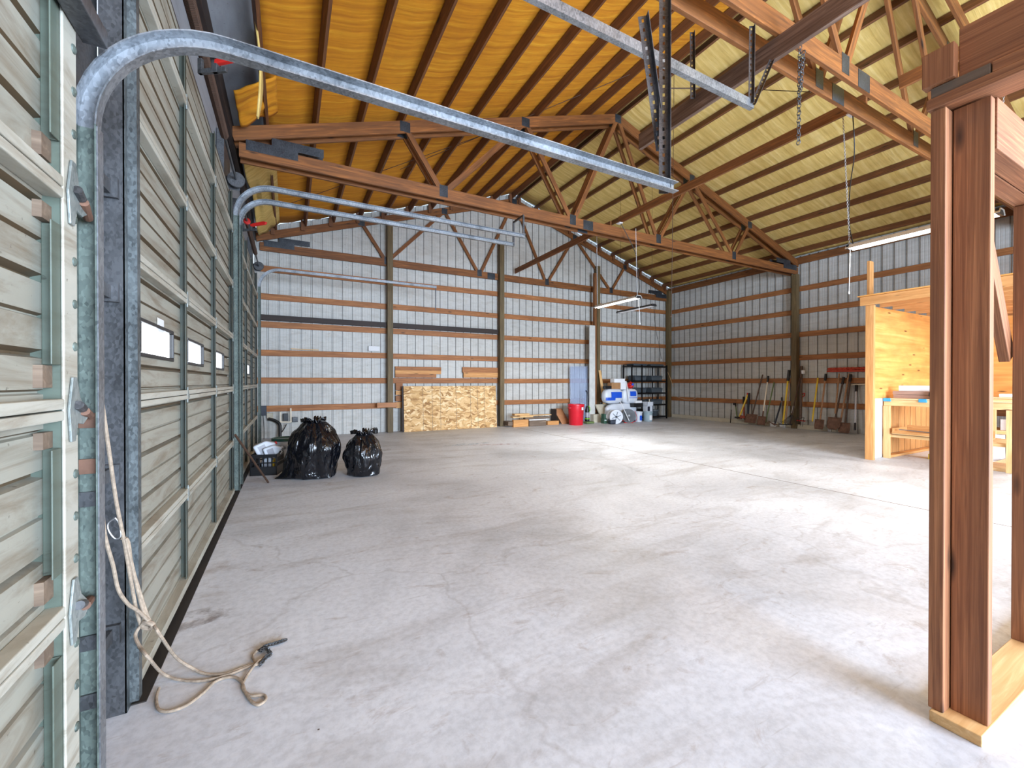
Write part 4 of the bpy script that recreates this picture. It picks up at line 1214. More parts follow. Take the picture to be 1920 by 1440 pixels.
a = P(1048, 790, Y=10.8); b = P(1064, 790, Y=10.8)
def curved(u, v):
    return Vector((a.x + (b.x - a.x) * u + 0.10 * math.sin(v * math.pi / 2) ** 2 * -0.6 + 0.05 * (1 - v), 10.72 + 0.3 * v, 0.001 + 0.46 * v))
tag(MB().grid(curved, 4, 12).obj('brown_sheet', 'brownboard', smooth=True, solid=0.008), 'curved light brown sheet leaning beside the red can', 'panel')
o = bx('brown_sheet', a.x - 0.10, a.x - 0.085, 10.8, 11.1, 0.002, 0.46, 'darkboard', axis=2); tag(o, 'thin dark sheet on edge left of the curved brown sheet', 'panel')

# red can
cc = P(1080, 793, Z=0.0); cc.y += 0.2
k_ = (10.35)
cx = P(1080, 760, Y=10.35).x
r = thing('trash_can', 'red round trash can with a white label, clear sheets standing behind it', 'trash can', (cx, 10.35, 0))
MB().lathe([(0, 0.0), (0.205, 0.0), (0.212, 0.012), (0.222, 0.30), (0.226, 0.31), (0.232, 0.42), (0.236, 0.43), (0.242, 0.57), (0.252, 0.575), (0.256, 0.60), (0.252, 0.625), (0.235, 0.625), (0.225, 0.57), (0.2, 0.02), (0, 0.02)], (0, 0, 0), 40).obj('can_body', 'red', r, smooth=True)
for s in (-1, 1):
    MB().tube([(s * 0.23, -0.06, 0.52), (s * 0.275, -0.05, 0.52), (s * 0.275, 0.05, 0.52), (s * 0.23, 0.06, 0.52)], 0.012, 8).obj('handle', 'red', r, smooth=True)
def cyl_patch(rad, a0, a1, z0, z1):
    return lambda u, v: Vector((rad * math.cos(a0 + (a1 - a0) * u), rad * math.sin(a0 + (a1 - a0) * u), z0 + (z1 - z0) * v))
MB().grid(cyl_patch(0.2425, -1.45, -1.05, 0.455, 0.545), 8, 1).obj('label_patch', 'label', r)

# clear corrugated sheets
xa, xb = P(1072, 720, Y=10.95).x, P(1106, 720, Y=10.95).x
for i in range(2):
    def cs(u, v, i=i):
        return Vector((xa + (xb - xa) * u, 10.95 + 0.05 * i + 0.012 * math.cos(u * 6.28 * 8) + v * 0.06, 0.02 + (1.80 - 0.04 * i) * v))
    tag(MB().grid(cs, 96, 2).obj('corrugated_sheet', 'clear', smooth=True), '%s clear bluish corrugated sheet standing behind the red can' % ('front', 'rear')[i], 'plastic sheet', 'clear corrugated sheets behind the red can')

# vacuum
vx = P(1102, 790, Y=10.45)
r = thing('vacuum_cleaner', 'upright black and lime green vacuum cleaner beside the white board', 'vacuum cleaner', (P(1101, 760, Y=10.5).x, 10.5, 0))
MB().b(-0.12, 0.18, -0.14, 0.05, 0.005, 0.07).obj('floor_head', 'greenhandle', r, bevel=0.02)
MB().lathe([(0, 0), (0.07, 0), (0.08, 0.05), (0.075, 0.12), (0, 0.12)], (0, 0.0, 0.07), 20).obj('motor_housing', 'black', r, smooth=True)
MB().lathe([(0.076, 0), (0.082, 0.02), (0.076, 0.04)], (0, 0, 0.13), 20).obj('green_band', 'green', r, smooth=True)
MB().lathe([(0, 0), (0.06, 0), (0.062, 0.16), (0, 0.16)], (0, 0, 0.19), 20).obj('dust_cup', 'skin', r, smooth=True)
MB().lathe([(0, 0), (0.065, 0), (0.07, 0.05), (0.05, 0.16), (0.03, 0.2), (0, 0.2)], (0, 0, 0.35), 20).obj('upper_body', 'black', r, smooth=True)
MB().tube([(0.03, -0.05, 0.36), (0.085, -0.03, 0.42), (0.085, -0.02, 0.50), (0.03, -0.03, 0.55)], 0.012, 8).obj('hose', 'green', r, smooth=True)
MB().tube([(0, 0, 0.5), (0.0, 0, 0.74), (0.015, 0, 0.86), (0.0, 0, 0.96), (-0.05, 0, 1.03)], 0.02, 8).obj('handle', 'black', r, smooth=True)

# white board and brown trims by the third post
wx0, wx1 = P(1105.5, 690, Y=10.8).x, P(1116, 690, Y=10.8).x
tag(bx('white_post_board', wx0, wx1, 10.80, 10.83, 0.0, 3.13, 'white', axis=2), 'tall white painted board standing against the third post', 'board')
tag(bx('brown_trim_board', P(1113.5, 600, Y=10.9).x, P(1117.5, 600, Y=10.9).x, 10.86, 10.95, 0.3, 4.86, 'beam', axis=2), 'tall narrow brown board right behind the white painted board', 'board')
tag(bx('concrete_footing', wx0 + 0.02, wx1 + 0.16, 10.62, 10.78, 0, 0.26, 'cream', axis=0), 'whitish footing block at the foot of the white board', 'block')
tag(board('leaning_board', P(1133, 757, Y=10.6), P(1124.5, 694, Y=10.96), 0.10, 0.02, 'pale', up=(0, -1, 0.1)), 'pale narrow board leaning on the third post', 'board')
pa, pb = P(1118, 755, Y=10.7), P(1147, 755, Y=10.7)
def cpan(u, v): return Vector((pa.x + (pb.x - pa.x) * u + (0.12 * (1 - v) * (1 - u)), 10.5 + 0.25 * v, 0.002 + 0.56 * v))
tag(MB().grid(cpan, 1, 1).obj('cream_panel', 'cream', solid=0.04), 'cream slanted panel leaning behind the green carton', 'panel')

# pile of goods in the far corner
def atx(px, Y): return P(px, 740, Y=Y).x
def pbox(name, lab, cat, px0, py0, px1, py1, Y, depth, mat, z0=None, parent=None, bevel=0.01):
    a, b = P(px0, py1, Y=Y), P(px1, py0, Y=Y)
    zz = a.z if z0 is None else z0
    o = MB().b(a.x, b.x, Y, Y + depth, zz, b.z).obj(name, mat, parent, bevel=bevel)
    return tag(o, lab, cat) if lab else o
r = thing('green_carton', 'dark green canister beside the hose reel, left one of the front row', 'box', (atx(1136, 10.2), 10.2, 0))
MB().b(-0.07, 0.07, 0, 0.16, 0, 0.16).obj('carton_lower', 'greenbox', r, bevel=0.008)
MB().b(-0.07, 0.01, 0, 0.14, 0.162, 0.30).obj('carton_upper', 'greenbox', r, bevel=0.008)
MB().b(0.015, 0.08, 0.0, 0.1, 0.162, 0.27).obj('white_cup', 'label', r, bevel=0.008)
MB().b(-0.05, 0.03, -0.002, 0, 0.09, 0.12).obj('label_patch', 'label', r)
# hose reel
hx = atx(1153, 10.0)
r = thing('hose_reel', 'white round hose reel standing in front of the blue and white sacks', 'hose reel', (hx, 10.0, 0.225), -0.3)
R90 = Matrix.Rotation(math.radians(90), 3, 'X')
MB().lathe([(0.035, -0.005), (0.06, 0.0), (0.06, 0.02), (0.15, 0.02), (0.16, 0.03), (0.215, 0.03), (0.222, 0.0), (0.215, -0.03), (0.2, -0.03), (0.19, -0.02), (0.14, -0.02), (0.035, -0.012)], (0, -0.08, 0), 40, R90).obj('front_disc', 'offwhite', r, smooth=True)
MB().lathe([(0.0, -0.012), (0.21, -0.012), (0.215, 0.0), (0.21, 0.012), (0, 0.012)], (0, 0.12, 0), 40, R90).obj('rear_disc', 'offwhite', r, smooth=True)
MB().lathe([(0.15, -0.1), (0.16, -0.05), (0.15, 0.0), (0.16, 0.04), (0.15, 0.09)], (0, 0.02, 0), 30, R90).obj('coiled_hose', 'greenhandle', r, smooth=True)
sp = MB()
for k in range(6):
    an = k * math.pi / 3 + 0.3
    sp.bar((0.05 * math.cos(an), -0.112, 0.05 * math.sin(an)), (0.15 * math.cos(an), -0.112, 0.15 * math.sin(an)), 0.012, 0.014, (0, 1, 0))
sp.obj('spokes', 'greybin', r)
MB().lathe([(0, -0.02), (0.03, -0.02), (0.03, 0.02), (0, 0.02)], (0, -0.11, 0), 16, R90).obj('hub', 'black', r)
MB().b(-0.2, -0.02, -0.12, 0.1, -0.22, -0.08).obj('reel_foot', 'blackblue', r, bevel=0.02)
# fan
fx = atx(1178.5, 10.05)
r = thing('drum_fan', 'round floor fan with a metal grille beside the hose reel', 'fan', (fx, 10.05, 0.225), -0.55)
MB().lathe([(0.20, -0.08), (0.215, -0.08), (0.22, 0.0), (0.215, 0.08), (0.20, 0.08)], (0, 0, 0), 40, R90).obj('drum', 'black', r, smooth=True)
gr = MB()
for k in range(7):
    rr = 0.03 + 0.028 * k
    pts = [(rr * math.cos(a * math.pi / 16), -0.085 - 0.02 * (1 - rr / 0.2), rr * math.sin(a * math.pi / 16)) for a in range(33)]
    gr.tube(pts, 0.0022, 4, False)
for k in range(18):
    an = k * math.pi / 9
    gr.tube([(0.03 * math.cos(an), -0.103, 0.03 * math.sin(an)), (0.205 * math.cos(an), -0.083, 0.205 * math.sin(an))], 0.002, 4)
gr.obj('grille', 'steel', r)
MB().lathe([(0, -0.02), (0.04, -0.02), (0.045, 0.03), (0, 0.04)], (0, -0.05, 0), 20, R90).obj('motor_hub', 'steel', r, smooth=True)
for k in range(4):
    an = k * math.pi / 2 + 0.4
    def bl(u, v, an=an):
        rr = 0.045 + 0.14 * u; a = an + (v - 0.5) * 0.9
        return Vector((rr * math.cos(a), -0.02 + 0.05 * (v - 0.5), rr * math.sin(a)))
    MB().grid(bl, 4, 6).obj('blade', 'skin', r, smooth=True, solid=0.002)
MB().b(-0.14, 0.14, -0.06, 0.06, -0.224, -0.195).obj('fan_foot', 'redpaint', r, bevel=0.01)
tag(MB().tube([P(1163, 752, Y=10.05), P(1180, 789, Y=9.9)], 0.011, 8).obj('white_tube', 'label'), 'thin white tube leaning across the fan', 'tube')
cordline('red_hose', 'red tube looped on the floor in front of the fan', 'hose', [P(1166, 788, Y=10.1), P(1180, 790, Y=10.0), P(1192, 789, Y=10.0), P(1194, 780, Y=10.1), P(1190, 770, Y=10.2)], 0.008, 'redpaint')
tag(MB().b(atx(1182, 10.45), atx(1192, 10.45), 10.42, 10.5, 0, 0.2).obj('blue_box', 'blue', bevel=0.01), 'small blue box behind the fan', 'box')
# sacks
def sack(lab, px0, px1, py0, py1, Y, d, marks, seed, name='filled_sack'):
    a, b = P(px0, py1, Y=Y), P(px1, py0, Y=Y)
    cx, cz = (a.x + b.x) / 2, (a.z + b.z) / 2
    w, h = (b.x - a.x) / 2, (b.z - a.z) / 2
    r = thing(name, lab, 'sack', (cx, Y + d, a.z))
    def fn(u, v):
        an = 2 * math.pi * u
        ph = math.pi * (v - 0.5)
        e = lambda c, p: math.copysign(abs(c) ** p, c)
        x = w * e(math.cos(ph), 0.5) * e(math.cos(an), 0.6)
        y = d * e(math.cos(ph), 0.5) * e(math.sin(an), 0.6)
        z = h + h * e(math.sin(ph), 0.75)
        f = 1 + 0.05 * noise.noise(Vector((x * 6, y * 6, z * 6 + seed)))
        return Vector((x * f, y * f, z))
    MB().grid(fn, 40, 24).obj('sack_body', 'offwhite', r, smooth=True)
    for (u0, u1, v0, v1, mt) in marks:
        def pf(u, v):
            x = w * (-1 + 2 * (u0 + (u1 - u0) * u)); z = 2 * h * (v0 + (v1 - v0) * v)
            s = abs(x / w); t = abs(z / h - 1)
            yy = -d * (max(0.02, 1 - s ** 3.2) ** 0.28) * (max(0.02, 1 - t ** 2.6) ** 0.4) * 1.04 - 0.012
            return Vector((x, yy, z))
        MB().grid(pf, 12, 6).obj('printed_patch', mt, r, smooth=True)
    return r
s1 = sack('lower left white sack printed with a blue block', 1136, 1171, 728, 757, 10.30, 0.15, [(0.28, 0.86, 0.38, 0.78, 'blue'), (0.04, 0.5, 0.22, 0.42, 'blue')], 1)
text('Morton', 0.055, (0.02, -0.205, 0.30), (math.pi / 2, 0, 0), 'label', s1) if False else None
s2 = sack('right white sack printed with a small dark blue square', 1170, 1199, 728, 757, 10.30, 0.15, [(0.38, 0.78, 0.5, 0.82, 'blue'), (0.3, 0.85, 0.38, 0.41, 'blue')], 4)
s3 = sack('white sack at the bottom of the sack stack', 1140, 1197, 755, 789, 10.32, 0.13, [(0.1, 0.3, 0.3, 0.6, 'blue')], 6)
def onbox(lab, name, cat, px0, py0, px1, py1, mat, Y=10.34, d=0.2): return pbox(name, lab, cat, px0, py0, px1, py1, Y, d, mat)
onbox('brown carton lying on top of the sacks', 'cardboard_box', 'box', 1147, 717, 1164, 729, 'kraft')
onbox('white carton with red marks on top of the sacks', 'cardboard_box', 'box', 1164, 714, 1175, 730, 'label', 10.33)
o = onbox('white plastic jug lying over the cartons', 'white_container', 'container', 1152, 709.5, 1172, 717, 'label', 10.32)
r = thing('red_bag', 'red and blue plastic bag on top of the right sack', 'bag', P(1182, 729, Y=10.5).to_tuple())
def rb(u, v):
    an = 6.283 * u; k = math.sin(math.pi * min(1, v * 0.98 + 0.02)); f = 1 + 0.5 * noise.noise(Vector((math.cos(an) * 2, math.sin(an) * 2, v * 4)))
    return Vector((0.12 * k * f * math.cos(an), 0.09 * k * f * math.sin(an), 0.26 * v))
MB().grid(rb, 24, 16).obj('bag_body', 'redpaint', r, smooth=True)
MB().b(-0.05, 0.03, -0.12, -0.11, 0.12, 0.19).obj('blue_patch', 'blue', r)
onbox('tangle of small black tools on the left end of the sacks', 'tool_bundle', 'tools', 1134, 723, 1147, 729, 'black', 10.34, 0.1)
tag(MB().tube([P(1149, 716, Y=10.45), P(1154, 729, Y=10.45)], 0.01, 6).obj('white_stick', 'label'), 'short white stick leaning on the brown carton', 'stick')
tag(MB().tube([P(1174.5, 716, Y=10.3), P(1180, 752, Y=10.2)], 0.012, 6).obj('white_stick', 'label'), 'long white stick leaning between the two upper sacks', 'stick')
def pail(lab, px, Y, rb_, rt, h, mat, z0=0.0, extra=None, name='bucket'):
    r = thing(name, lab, 'bucket', (atx(px, Y), Y, z0))
    MB().lathe([(0, 0), (rb_, 0), (rt * 0.97, h * 0.86), (rt * 1.04, h * 0.87), (rt * 1.04, h * 0.93), (rt, h * 0.94), (rt * 1.02, h), (rt * 0.94, h), (rt * 0.9, h * 0.93), (0, h * 0.93)], (0, 0, 0), 28).obj('bucket_body', mat, r, smooth=True)
    if extra:
        MB().grid(cyl_patch(rt * 0.985, -2.0, -1.2, h * 0.15, h * 0.62), 8, 1).obj('label_patch', extra, r)
    return r
pail('white paint bucket with blue and red print between fan and grey bucket', 1197, 10.25, 0.11, 0.13, 0.33, 'offwhite', extra='blue')
onbox('black gear heaped on the white paint bucket', 'gear_heap', 'gear', 1187, 755, 1206, 763, 'black', 10.2, 0.15)
onbox('white folded cloth on the black gear', 'white_cloth', 'cloth', 1192, 750.5, 1204, 757, 'label', 10.25, 0.12)
pail('grey round bucket at the bottom beneath the white tub', 1214.5, 10.2, 0.14, 0.16, 0.33, 'greypail', extra='label')
r = thing('white_tub', 'white tub with a dark blue label standing on the grey bucket', 'tub', (atx(1214.5, 10.2), 10.2, 0.322))
MB().b(-0.12, 0.12, -0.10, 0.10, 0.0, 0.19).obj('tub_body', 'offwhite', r, bevel=0.015)
MB().b(-0.11, -0.005, -0.102, -0.1, 0.02, 0.17).obj('label_patch', 'blackblue', r)
r = thing('white_basin', 'white open box of bottles on top of the white tub', 'box', (atx(1214.5, 10.2), 10.2, 0.514))
MB().b(-0.13, 0.13, -0.11, 0.11, 0, 0.01).b(-0.135, 0.135, -0.115, -0.10, 0, 0.13).b(-0.135, 0.135, 0.10, 0.115, 0, 0.13).b(-0.135, -0.12, -0.115, 0.115, 0, 0.13).b(0.12, 0.135, -0.115, 0.115, 0, 0.13).obj('box_body', 'offwhite', r, bevel=0.004)
tag(MB().lathe([(0, 0), (0.03, 0), (0.032, 0.12), (0.016, 0.15), (0.02, 0.2), (0, 0.21)], (atx(1217.5, 10.2), 10.2, 0.526), 14).obj('spray_bottle', 'cream', smooth=True), 'cream bottle standing in the white open box', 'bottle')
# shelving unit
sx0, sx1 = atx(1184.5, 10.65), P(1250, 740, Y=10.65).x
sy0, sy1 = 10.65, 11.05
r = thing('shelving_unit', 'tall black shelving unit with grey bins in the far right corner', 'shelf', ((sx0 + sx1) / 2, 10.85, 0))
W2 = (sx1 - sx0) / 2
ztop = P(1220, 684, Y=10.65).z
SH = [0.10, 0.52, 0.93, 1.35, ztop - 0.03]
for sx in (-W2, W2):
    for sy in (-0.2, 0.2):
        MB().b(sx - 0.022, sx + 0.022, sy - 0.018, sy + 0.018, 0, ztop).obj('upright', 'blackmetal', r)
for z in SH:
    MB().b(-W2, W2, -0.2, 0.2, z - 0.05, z).obj('shelf_board', 'blackmetal', r, bevel=0.003)
MB().b(-0.02 - W2 * 0.45, 0.02 - W2 * 0.45, -0.225, -0.205, 0.05, ztop).obj('centre_strap', 'blackmetal', r)
MB().b(-0.02 + W2 * 0.42, 0.02 + W2 * 0.42, -0.0, 0.02, 0.05, ztop).obj('centre_strap', 'blackmetal', r)
def bin_(lab, x, z, w, h=0.13):
    b = thing('storage_bin', lab, 'bin', (x, 10.85, z + 0.001), 0, 'grey bins on the black shelves')
    MB().prism([(-w * 0.44, 0), (w * 0.44, 0), (w * 0.5, h * 0.75), (-w * 0.5, h * 0.75)], 0.34, Matrix.Identity(4)).obj('bin_body', 'greybin', b, bevel=0.01)
    MB().b(-w * 0.52, w * 0.52, -0.18, 0.18, h * 0.75, h * 0.86).b(-w * 0.46, w * 0.46, -0.15, 0.15, h * 0.86, h).obj('lid', 'greybin', b, bevel=0.012)
cxs = (sx0 + sx1) / 2
for row, z in zip(('second lowest', 'middle', 'second highest'), SH[1:4]):
    for s, nm in ((-1, 'left'), (1, 'right')):
        bin_('grey lidded bin on the %s shelf, %s one' % (row, nm), cxs + s * W2 * 0.47, z, W2 * 0.66, 0.17)
bin_('grey lidded bin on the top shelf, left one', cxs - W2 * 0.48, SH[4], W2 * 0.8, 0.07)
bin_('grey lidded bin on the top shelf, right one', cxs + W2 * 0.48, SH[4], W2 * 0.8, 0.07)
tag(MB().lathe([(0.0, 0.101), (0.12, 0.101), (0.17, 0.27), (0.18, 0.28), (0.17, 0.33), (0, 0.34)], (cxs + W2 * 0.5, 10.85, 0.0), 24).obj('round_tub', 'greybin', smooth=True), 'round grey tub on the lowest shelf', 'tub')
tag(MB().b(cxs - W2 * 0.8, cxs - W2 * 0.1, 10.7, 11.0, 0.102, 0.36).obj('dark_box', 'black', bevel=0.01), 'dark box on the lowest shelf', 'box')
tag(MB().tube([P(1252, 697, Y=11.0), P(1263, 725, X=XR - 0.06)], 0.008, 6).obj('thin_stick', 'pale'), 'thin pale stick leaning on the far corner post', 'stick')
tag(MB().lathe([(0, 0.0), (0.022, 0.01), (0.03, 0.04), (0.012, 0.07), (0.012, 0.09), (0, 0.09)], P(1239.5, 677, Y=11.0), 12).obj('light_bulb', 'label', smooth=True), 'white bulb hanging on the cord above the shelves', 'bulb')

# white plank along the right wall
tag(bx('white_plank', XR - 0.09, XR - 0.06, 5.45, 10.95, 0.0, 0.12, 'cream', axis=1), 'long white plank standing on edge along the foot of the right wall', 'plank')

# ------------------------------------------------------------------ garden tools along the right wall
XW = XR - 0.02
def foot(px, py):
    p = P(px, py, X=XR - 0.30)
    return Vector((p.x, p.y, 0.012 if p.z < 0.012 else p.z))
def tool(name, lab, top, bot, r=0.015, mat='handle', grip=None, gl=0.18, cat=None, xt=None):
    """long handle from the floor end to the end resting on the wall; returns root and frame"""
    q = P(top[0], top[1], X=xt or (XW - 0.03))
    p = foot(*bot)
    r *= 1.22
    root = thing(name, lab, cat or name.replace('_', ' '), p.to_tuple())
    d = q - p
    hnd = MB().tube([(0, 0, 0), d], r, 8).obj('handle', mat, root, smooth=True)
    if grip:
        MB().tube([d * (1 - gl / d.length), d * (1 + 0.005)], r * 1.45, 8).obj('grip', grip, hnd, smooth=True)
    return root, p, d
def blade(root, d, w, h, mat, point=0.3, curve=0.03, sock=0.16, start=0.0):
    """a shovel blade below the handle's lower end; the handle's foot is the blade's neck"""
    t = d.normalized()
    def fn(u, v):
        ww = w * (1 if v < 0.6 else 1 - point * ((v - 0.6) / 0.4) ** 2)
        x = (u - 0.5)
        y = x * ww
        return Vector((curve * (abs(2 * x) ** 2) * -1 , y, 0)) + (-t * h * v)
    bl_ = MB().grid(fn, 8, 8).obj('blade', mat, root, smooth=True, solid=0.003)
    MB().tube([-t * 0.04, t * sock], 0.019, 8).obj('socket', mat, bl_, smooth=True)
XT = XR
def shov(name, lab, top, neck, w, h, mat, hm, grip=None, r=0.016, point=0.3, gl=0.18, cat='shovel'):
    root, p, d = tool(name, lab, top, neck, r, hm, grip, gl, cat)
    blade(root, d, w, min(h, max(0.05, p.z / max(0.2, d.normalized().z) - 0.004)), mat, point)
    return root
stake = tag(MB().tube([foot(1369.5, 796), P(1371, 768, X=XW - 0.1)], 0.014, 6).obj('stake', 'black'), 'short black stake at the left end of the tool row', 'stake')
r, p, d = tool('string_trimmer', 'short black and green weed tool left of the yellow handle', (1379, 757), (1382, 784), 0.012, 'greenhandle', 'black', 0.1)
MB().box((0, -0.02, 0.03), (0.12, 0.14, 0.05)).obj('tool_head', 'black', r, bevel=0.015)
MB().box(d + Vector((0, 0.03, 0.0)), (0.05, 0.09, 0.07)).obj('motor', 'black', r, bevel=0.012)
r, p, d = tool('pick_axe', 'short yellow handled tool with a red tip', (1403, 737), (1385, 785), 0.02, 'yellow', 'redpaint', 0.05)
MB().box((0, -0.02, 0.02), (0.04, 0.16, 0.04)).obj('tool_head', 'rust', r, bevel=0.01)
r, p, d = tool('splitting_maul', 'short axe with black grip and rusty red head', (1394.5, 744), (1395, 784), 0.018, 'rustred', 'black', 0.25, cat='axe')
MB().prism([(-0.04, -0.03), (0.12, -0.05), (0.12, 0.05), (-0.04, 0.03)], 0.05, Matrix.Translation((0, 0, 0.04)) @ Matrix.Rotation(math.radians(90), 4, 'Z')).obj('axe_head', 'rustred', r, bevel=0.004)
r, p, d = tool('digging_bar', 'thick dark blue bar beside the scoop shovel', (1404.5, 737), (1402, 783), 0.028, 'blackblue')
shov('scoop_shovel', 'large rusty scoop shovel with brown handle', (1430, 702), (1411, 776), 0.36, 0.27, 'rust', 'handle_dark', point=0.05)
shov('square_shovel', 'square shovel with white handle and black grip', (1440.5, 705), (1430, 780), 0.24, 0.26, 'rust', 'pvc', 'black', 0.015, 0.02)
r, p, d = tool('lawn_tool', 'tool with thin green handle', (1451.5, 716), (1435, 793), 0.013, 'greenhandle')
MB().box((0, 0, 0.01), (0.03, 0.16, 0.015)).obj('tool_head', 'rust', r)
r, p, d = tool('mattock', 'short mattock with dark handle leaning right', (1465, 754), (1452, 797), 0.018, 'blackblue')
MB().tube([Vector((0, 0.16, 0.10)), Vector((0, 0.02, 0.03)), Vector((0, -0.12, 0.02))], [0.008, 0.022, 0.008], 6).obj('mattock_head', 'rust', r)
r, p, d = tool('long_loppers', 'yellow tool with long black grip left of the right wall post', (1479.5, 694), (1468, 796), 0.02, 'yellow', 'black', 0.30, cat='garden tool')
MB().box((0, 0, 0.01), (0.05, 0.22, 0.03)).obj('tool_head', 'black', r, bevel=0.008)
MB().tube([Vector((0, 0, 0.0)), d * 0.28], 0.022, 8).obj('lower_sleeve', 'alu', r)
tool('wooden_pole', 'thin wooden pole behind the yellow tool with the black grip', (1482, 709), (1473, 792), 0.011, 'handle', cat='pole')
r, p, d = tool('post_digger', 'short steel tool with forked top next to the mattock', (1466, 745), (1466, 790), 0.012, 'steel', 'black', 0.1, cat='garden tool')
def tines(root, d, n, w, h, mat, back=0.0):
    mb = MB()
    t = d.normalized()
    mb.tube([Vector((0, -w / 2, 0)), Vector((0, w / 2, 0))], 0.008, 6)
    for k in range(n):
        y = -w / 2 + w * k / (n - 1)
        mb.tube([Vector((0, y, 0)), Vector((-0.03, y, 0)) - t * h * 0.4, Vector((-0.05, y, 0)) - t * h], [0.008, 0.007, 0.003], 5)
    mb.obj('tines', mat, root)
r, p, d = tool('leaf_rake', 'dark rake leaning on the right wall post with its head on the floor', (1500, 707), (1481, 795), 0.012, 'rod', cat='rake', xt=XR - 0.19)
mb = MB()
for k in range(11):
    a = (k - 5) / 5
    mb.tube([d.normalized() * 0.3, Vector((-0.03, a * 0.18, 0.06)), Vector((-0.06, a * 0.22, 0.0))], 0.004, 4)
mb.obj('rake_tines', 'black', r)
r, p, d = tool('hoe', 'short pole with white upper end before the right wall post', (1488, 761), (1481, 796), 0.012, 'handle_dark', 'label', 0.2, xt=XR - 0.2)
MB().box((0, 0, 0.008), (0.02, 0.12, 0.04)).obj('tool_head', 'black', r)
r, p, d = tool('square_bar', 'wide dark brown stick standing right of the right wall post', (1503, 686), (1501, 784), 0.028, 'handle_dark', cat='stick')
r, p, d = tool('digging_fork', 'digging fork with red D-handle and black tines', (1504.5, 738), (1501, 782), 0.017, 'orange', cat='fork')
MB().tube([Vector((0, 0, 0)), d * 0.35], 0.02, 8).obj('socket', 'redpaint', r)
MB().tube([d * 0.86, d * 0.9 + Vector((0, 0.06, 0.02)), d * 1.02 + Vector((0, 0.06, 0)), d * 1.02 + Vector((0, -0.06, 0)), d * 0.9 + Vector((0, -0.06, 0.02)), d * 0.86], 0.013, 8).obj('d_handle', 'redpaint', r, smooth=True)
tines(r, d, 4, 0.18, min(0.26, p.z * 0.95), 'black')
r, p, d = tool('bow_rake', 'bow rake with yellow handle and red head on the floor', (1533.5, 708), (1523, 790), 0.016, 'yellow', cat='rake')
MB().bar(Vector((-0.02, 0.16, 0.0)), Vector((-0.05, 0.62, 0.01)) * 0.6, 0.02, 0.03).obj('rake_bow', 'redpaint', r)
mb = MB()
for k in range(10): mb.tube([Vector((-0.03, 0.0 + 0.04 * k, 0.01)), Vector((-0.10, 0.0 + 0.04 * k, 0.03))], 0.005, 4)
mb.obj('tines', 'rust', r)
shov('square_spade', 'pale spade with wooden handle and black grip', (1548.5, 701), (1538, 786), 0.22, 0.26, 'rust', 'handle', 'black', 0.017, 0.15)
r, p, d = tool('push_broom', 'wide red push broom standing head up against the wall', (1573.5, 700), (1566, 775), 0.016, 'handle', cat='broom')
hd = P(1594, 695, X=XW - 0.05) - p
MB().box(hd, (0.07, 1.02, 0.05)).obj('broom_head', 'redbroom', r, bevel=0.01)
def br(u, v): return hd + Vector((0.0, 0.49 * (2 * u - 1), 0.03 + 0.06 * v)) + Vector((0.02 * noise.noise(Vector((u * 80, v * 3, 0))), 0, 0))
MB().grid(br, 60, 2).obj('bristles', 'redbroom', r, solid=0.05)
shov('round_shovel', 'rusty round shovel with dark handle, left of the leaning orange pole', (1582, 707), (1566.5, 782), 0.30, 0.32, 'rust', 'handle_dark', 'black', 0.017, 0.45)
tool('wooden_pole', 'long orange-brown wooden pole leaning across the shovels', (1592, 700), (1573, 808), 0.018, 'handle', cat='pole')
shov('garden_shovel', 'rusty square-mouthed shovel with dark handle, right of the orange pole', (1595, 702), (1585, 792), 0.24, 0.26, 'rust', 'handle_dark', 'black', 0.018, 0.15)
r, p, d = tool('squeegee', 'white and blue extension pole with black ends and a wide top bar', (1605.5, 722), (1603, 806), 0.017, 'alu', 'black', 0.16, cat='pole')
MB().tube([Vector((0, 0, 0)), d * 0.16], 0.024, 8).obj('lower_grip', 'black', r)
MB().tube([d + Vector((0, 0.16, 0)), d + Vector((0, 0.02, 0.02)), d + Vector((0, -0.25, 0.03))], 0.015, 8).obj('top_bar', 'pvc', r, smooth=True)
for i, (a, b) in enumerate(((1437, 1448), (1455, 1465), (1545, 1551))):
    pa_, pb_ = foot(a, 790), foot(b, 793)
    tag(bx('white_block', XR - 0.125, XR - 0.095, min(pa_.y, pb_.y), max(pa_.y, pb_.y), 0, 0.13, 'label', axis=1), ('white block behind the green handled tool', 'white block beside the mattock', 'white block right of the pale spade')[i], 'block')
cordline('wall_cable', 'thin cable along the second girt of the right wall', 'cable', [P(1262, 741, X=XW - .01), P(1290, 749, X=XW - .01), P(1310, 742, X=XW - .01), P(1325, 720, X=XW - .01), P(1338, 707, X=XW - .01), P(1365, 706, X=XW - .01)], 0.006, 'cream')
pv = P(1506, 701, X=XW - 0.05)
tag(MB().lathe([(0.02, 0), (0.05, 0.01), (0.05, 0.10), (0.02, 0.11)], pv, 16).obj('tape_roll', 'label', smooth=True), 'white and black roll on the girt right of the wall post', 'roll')

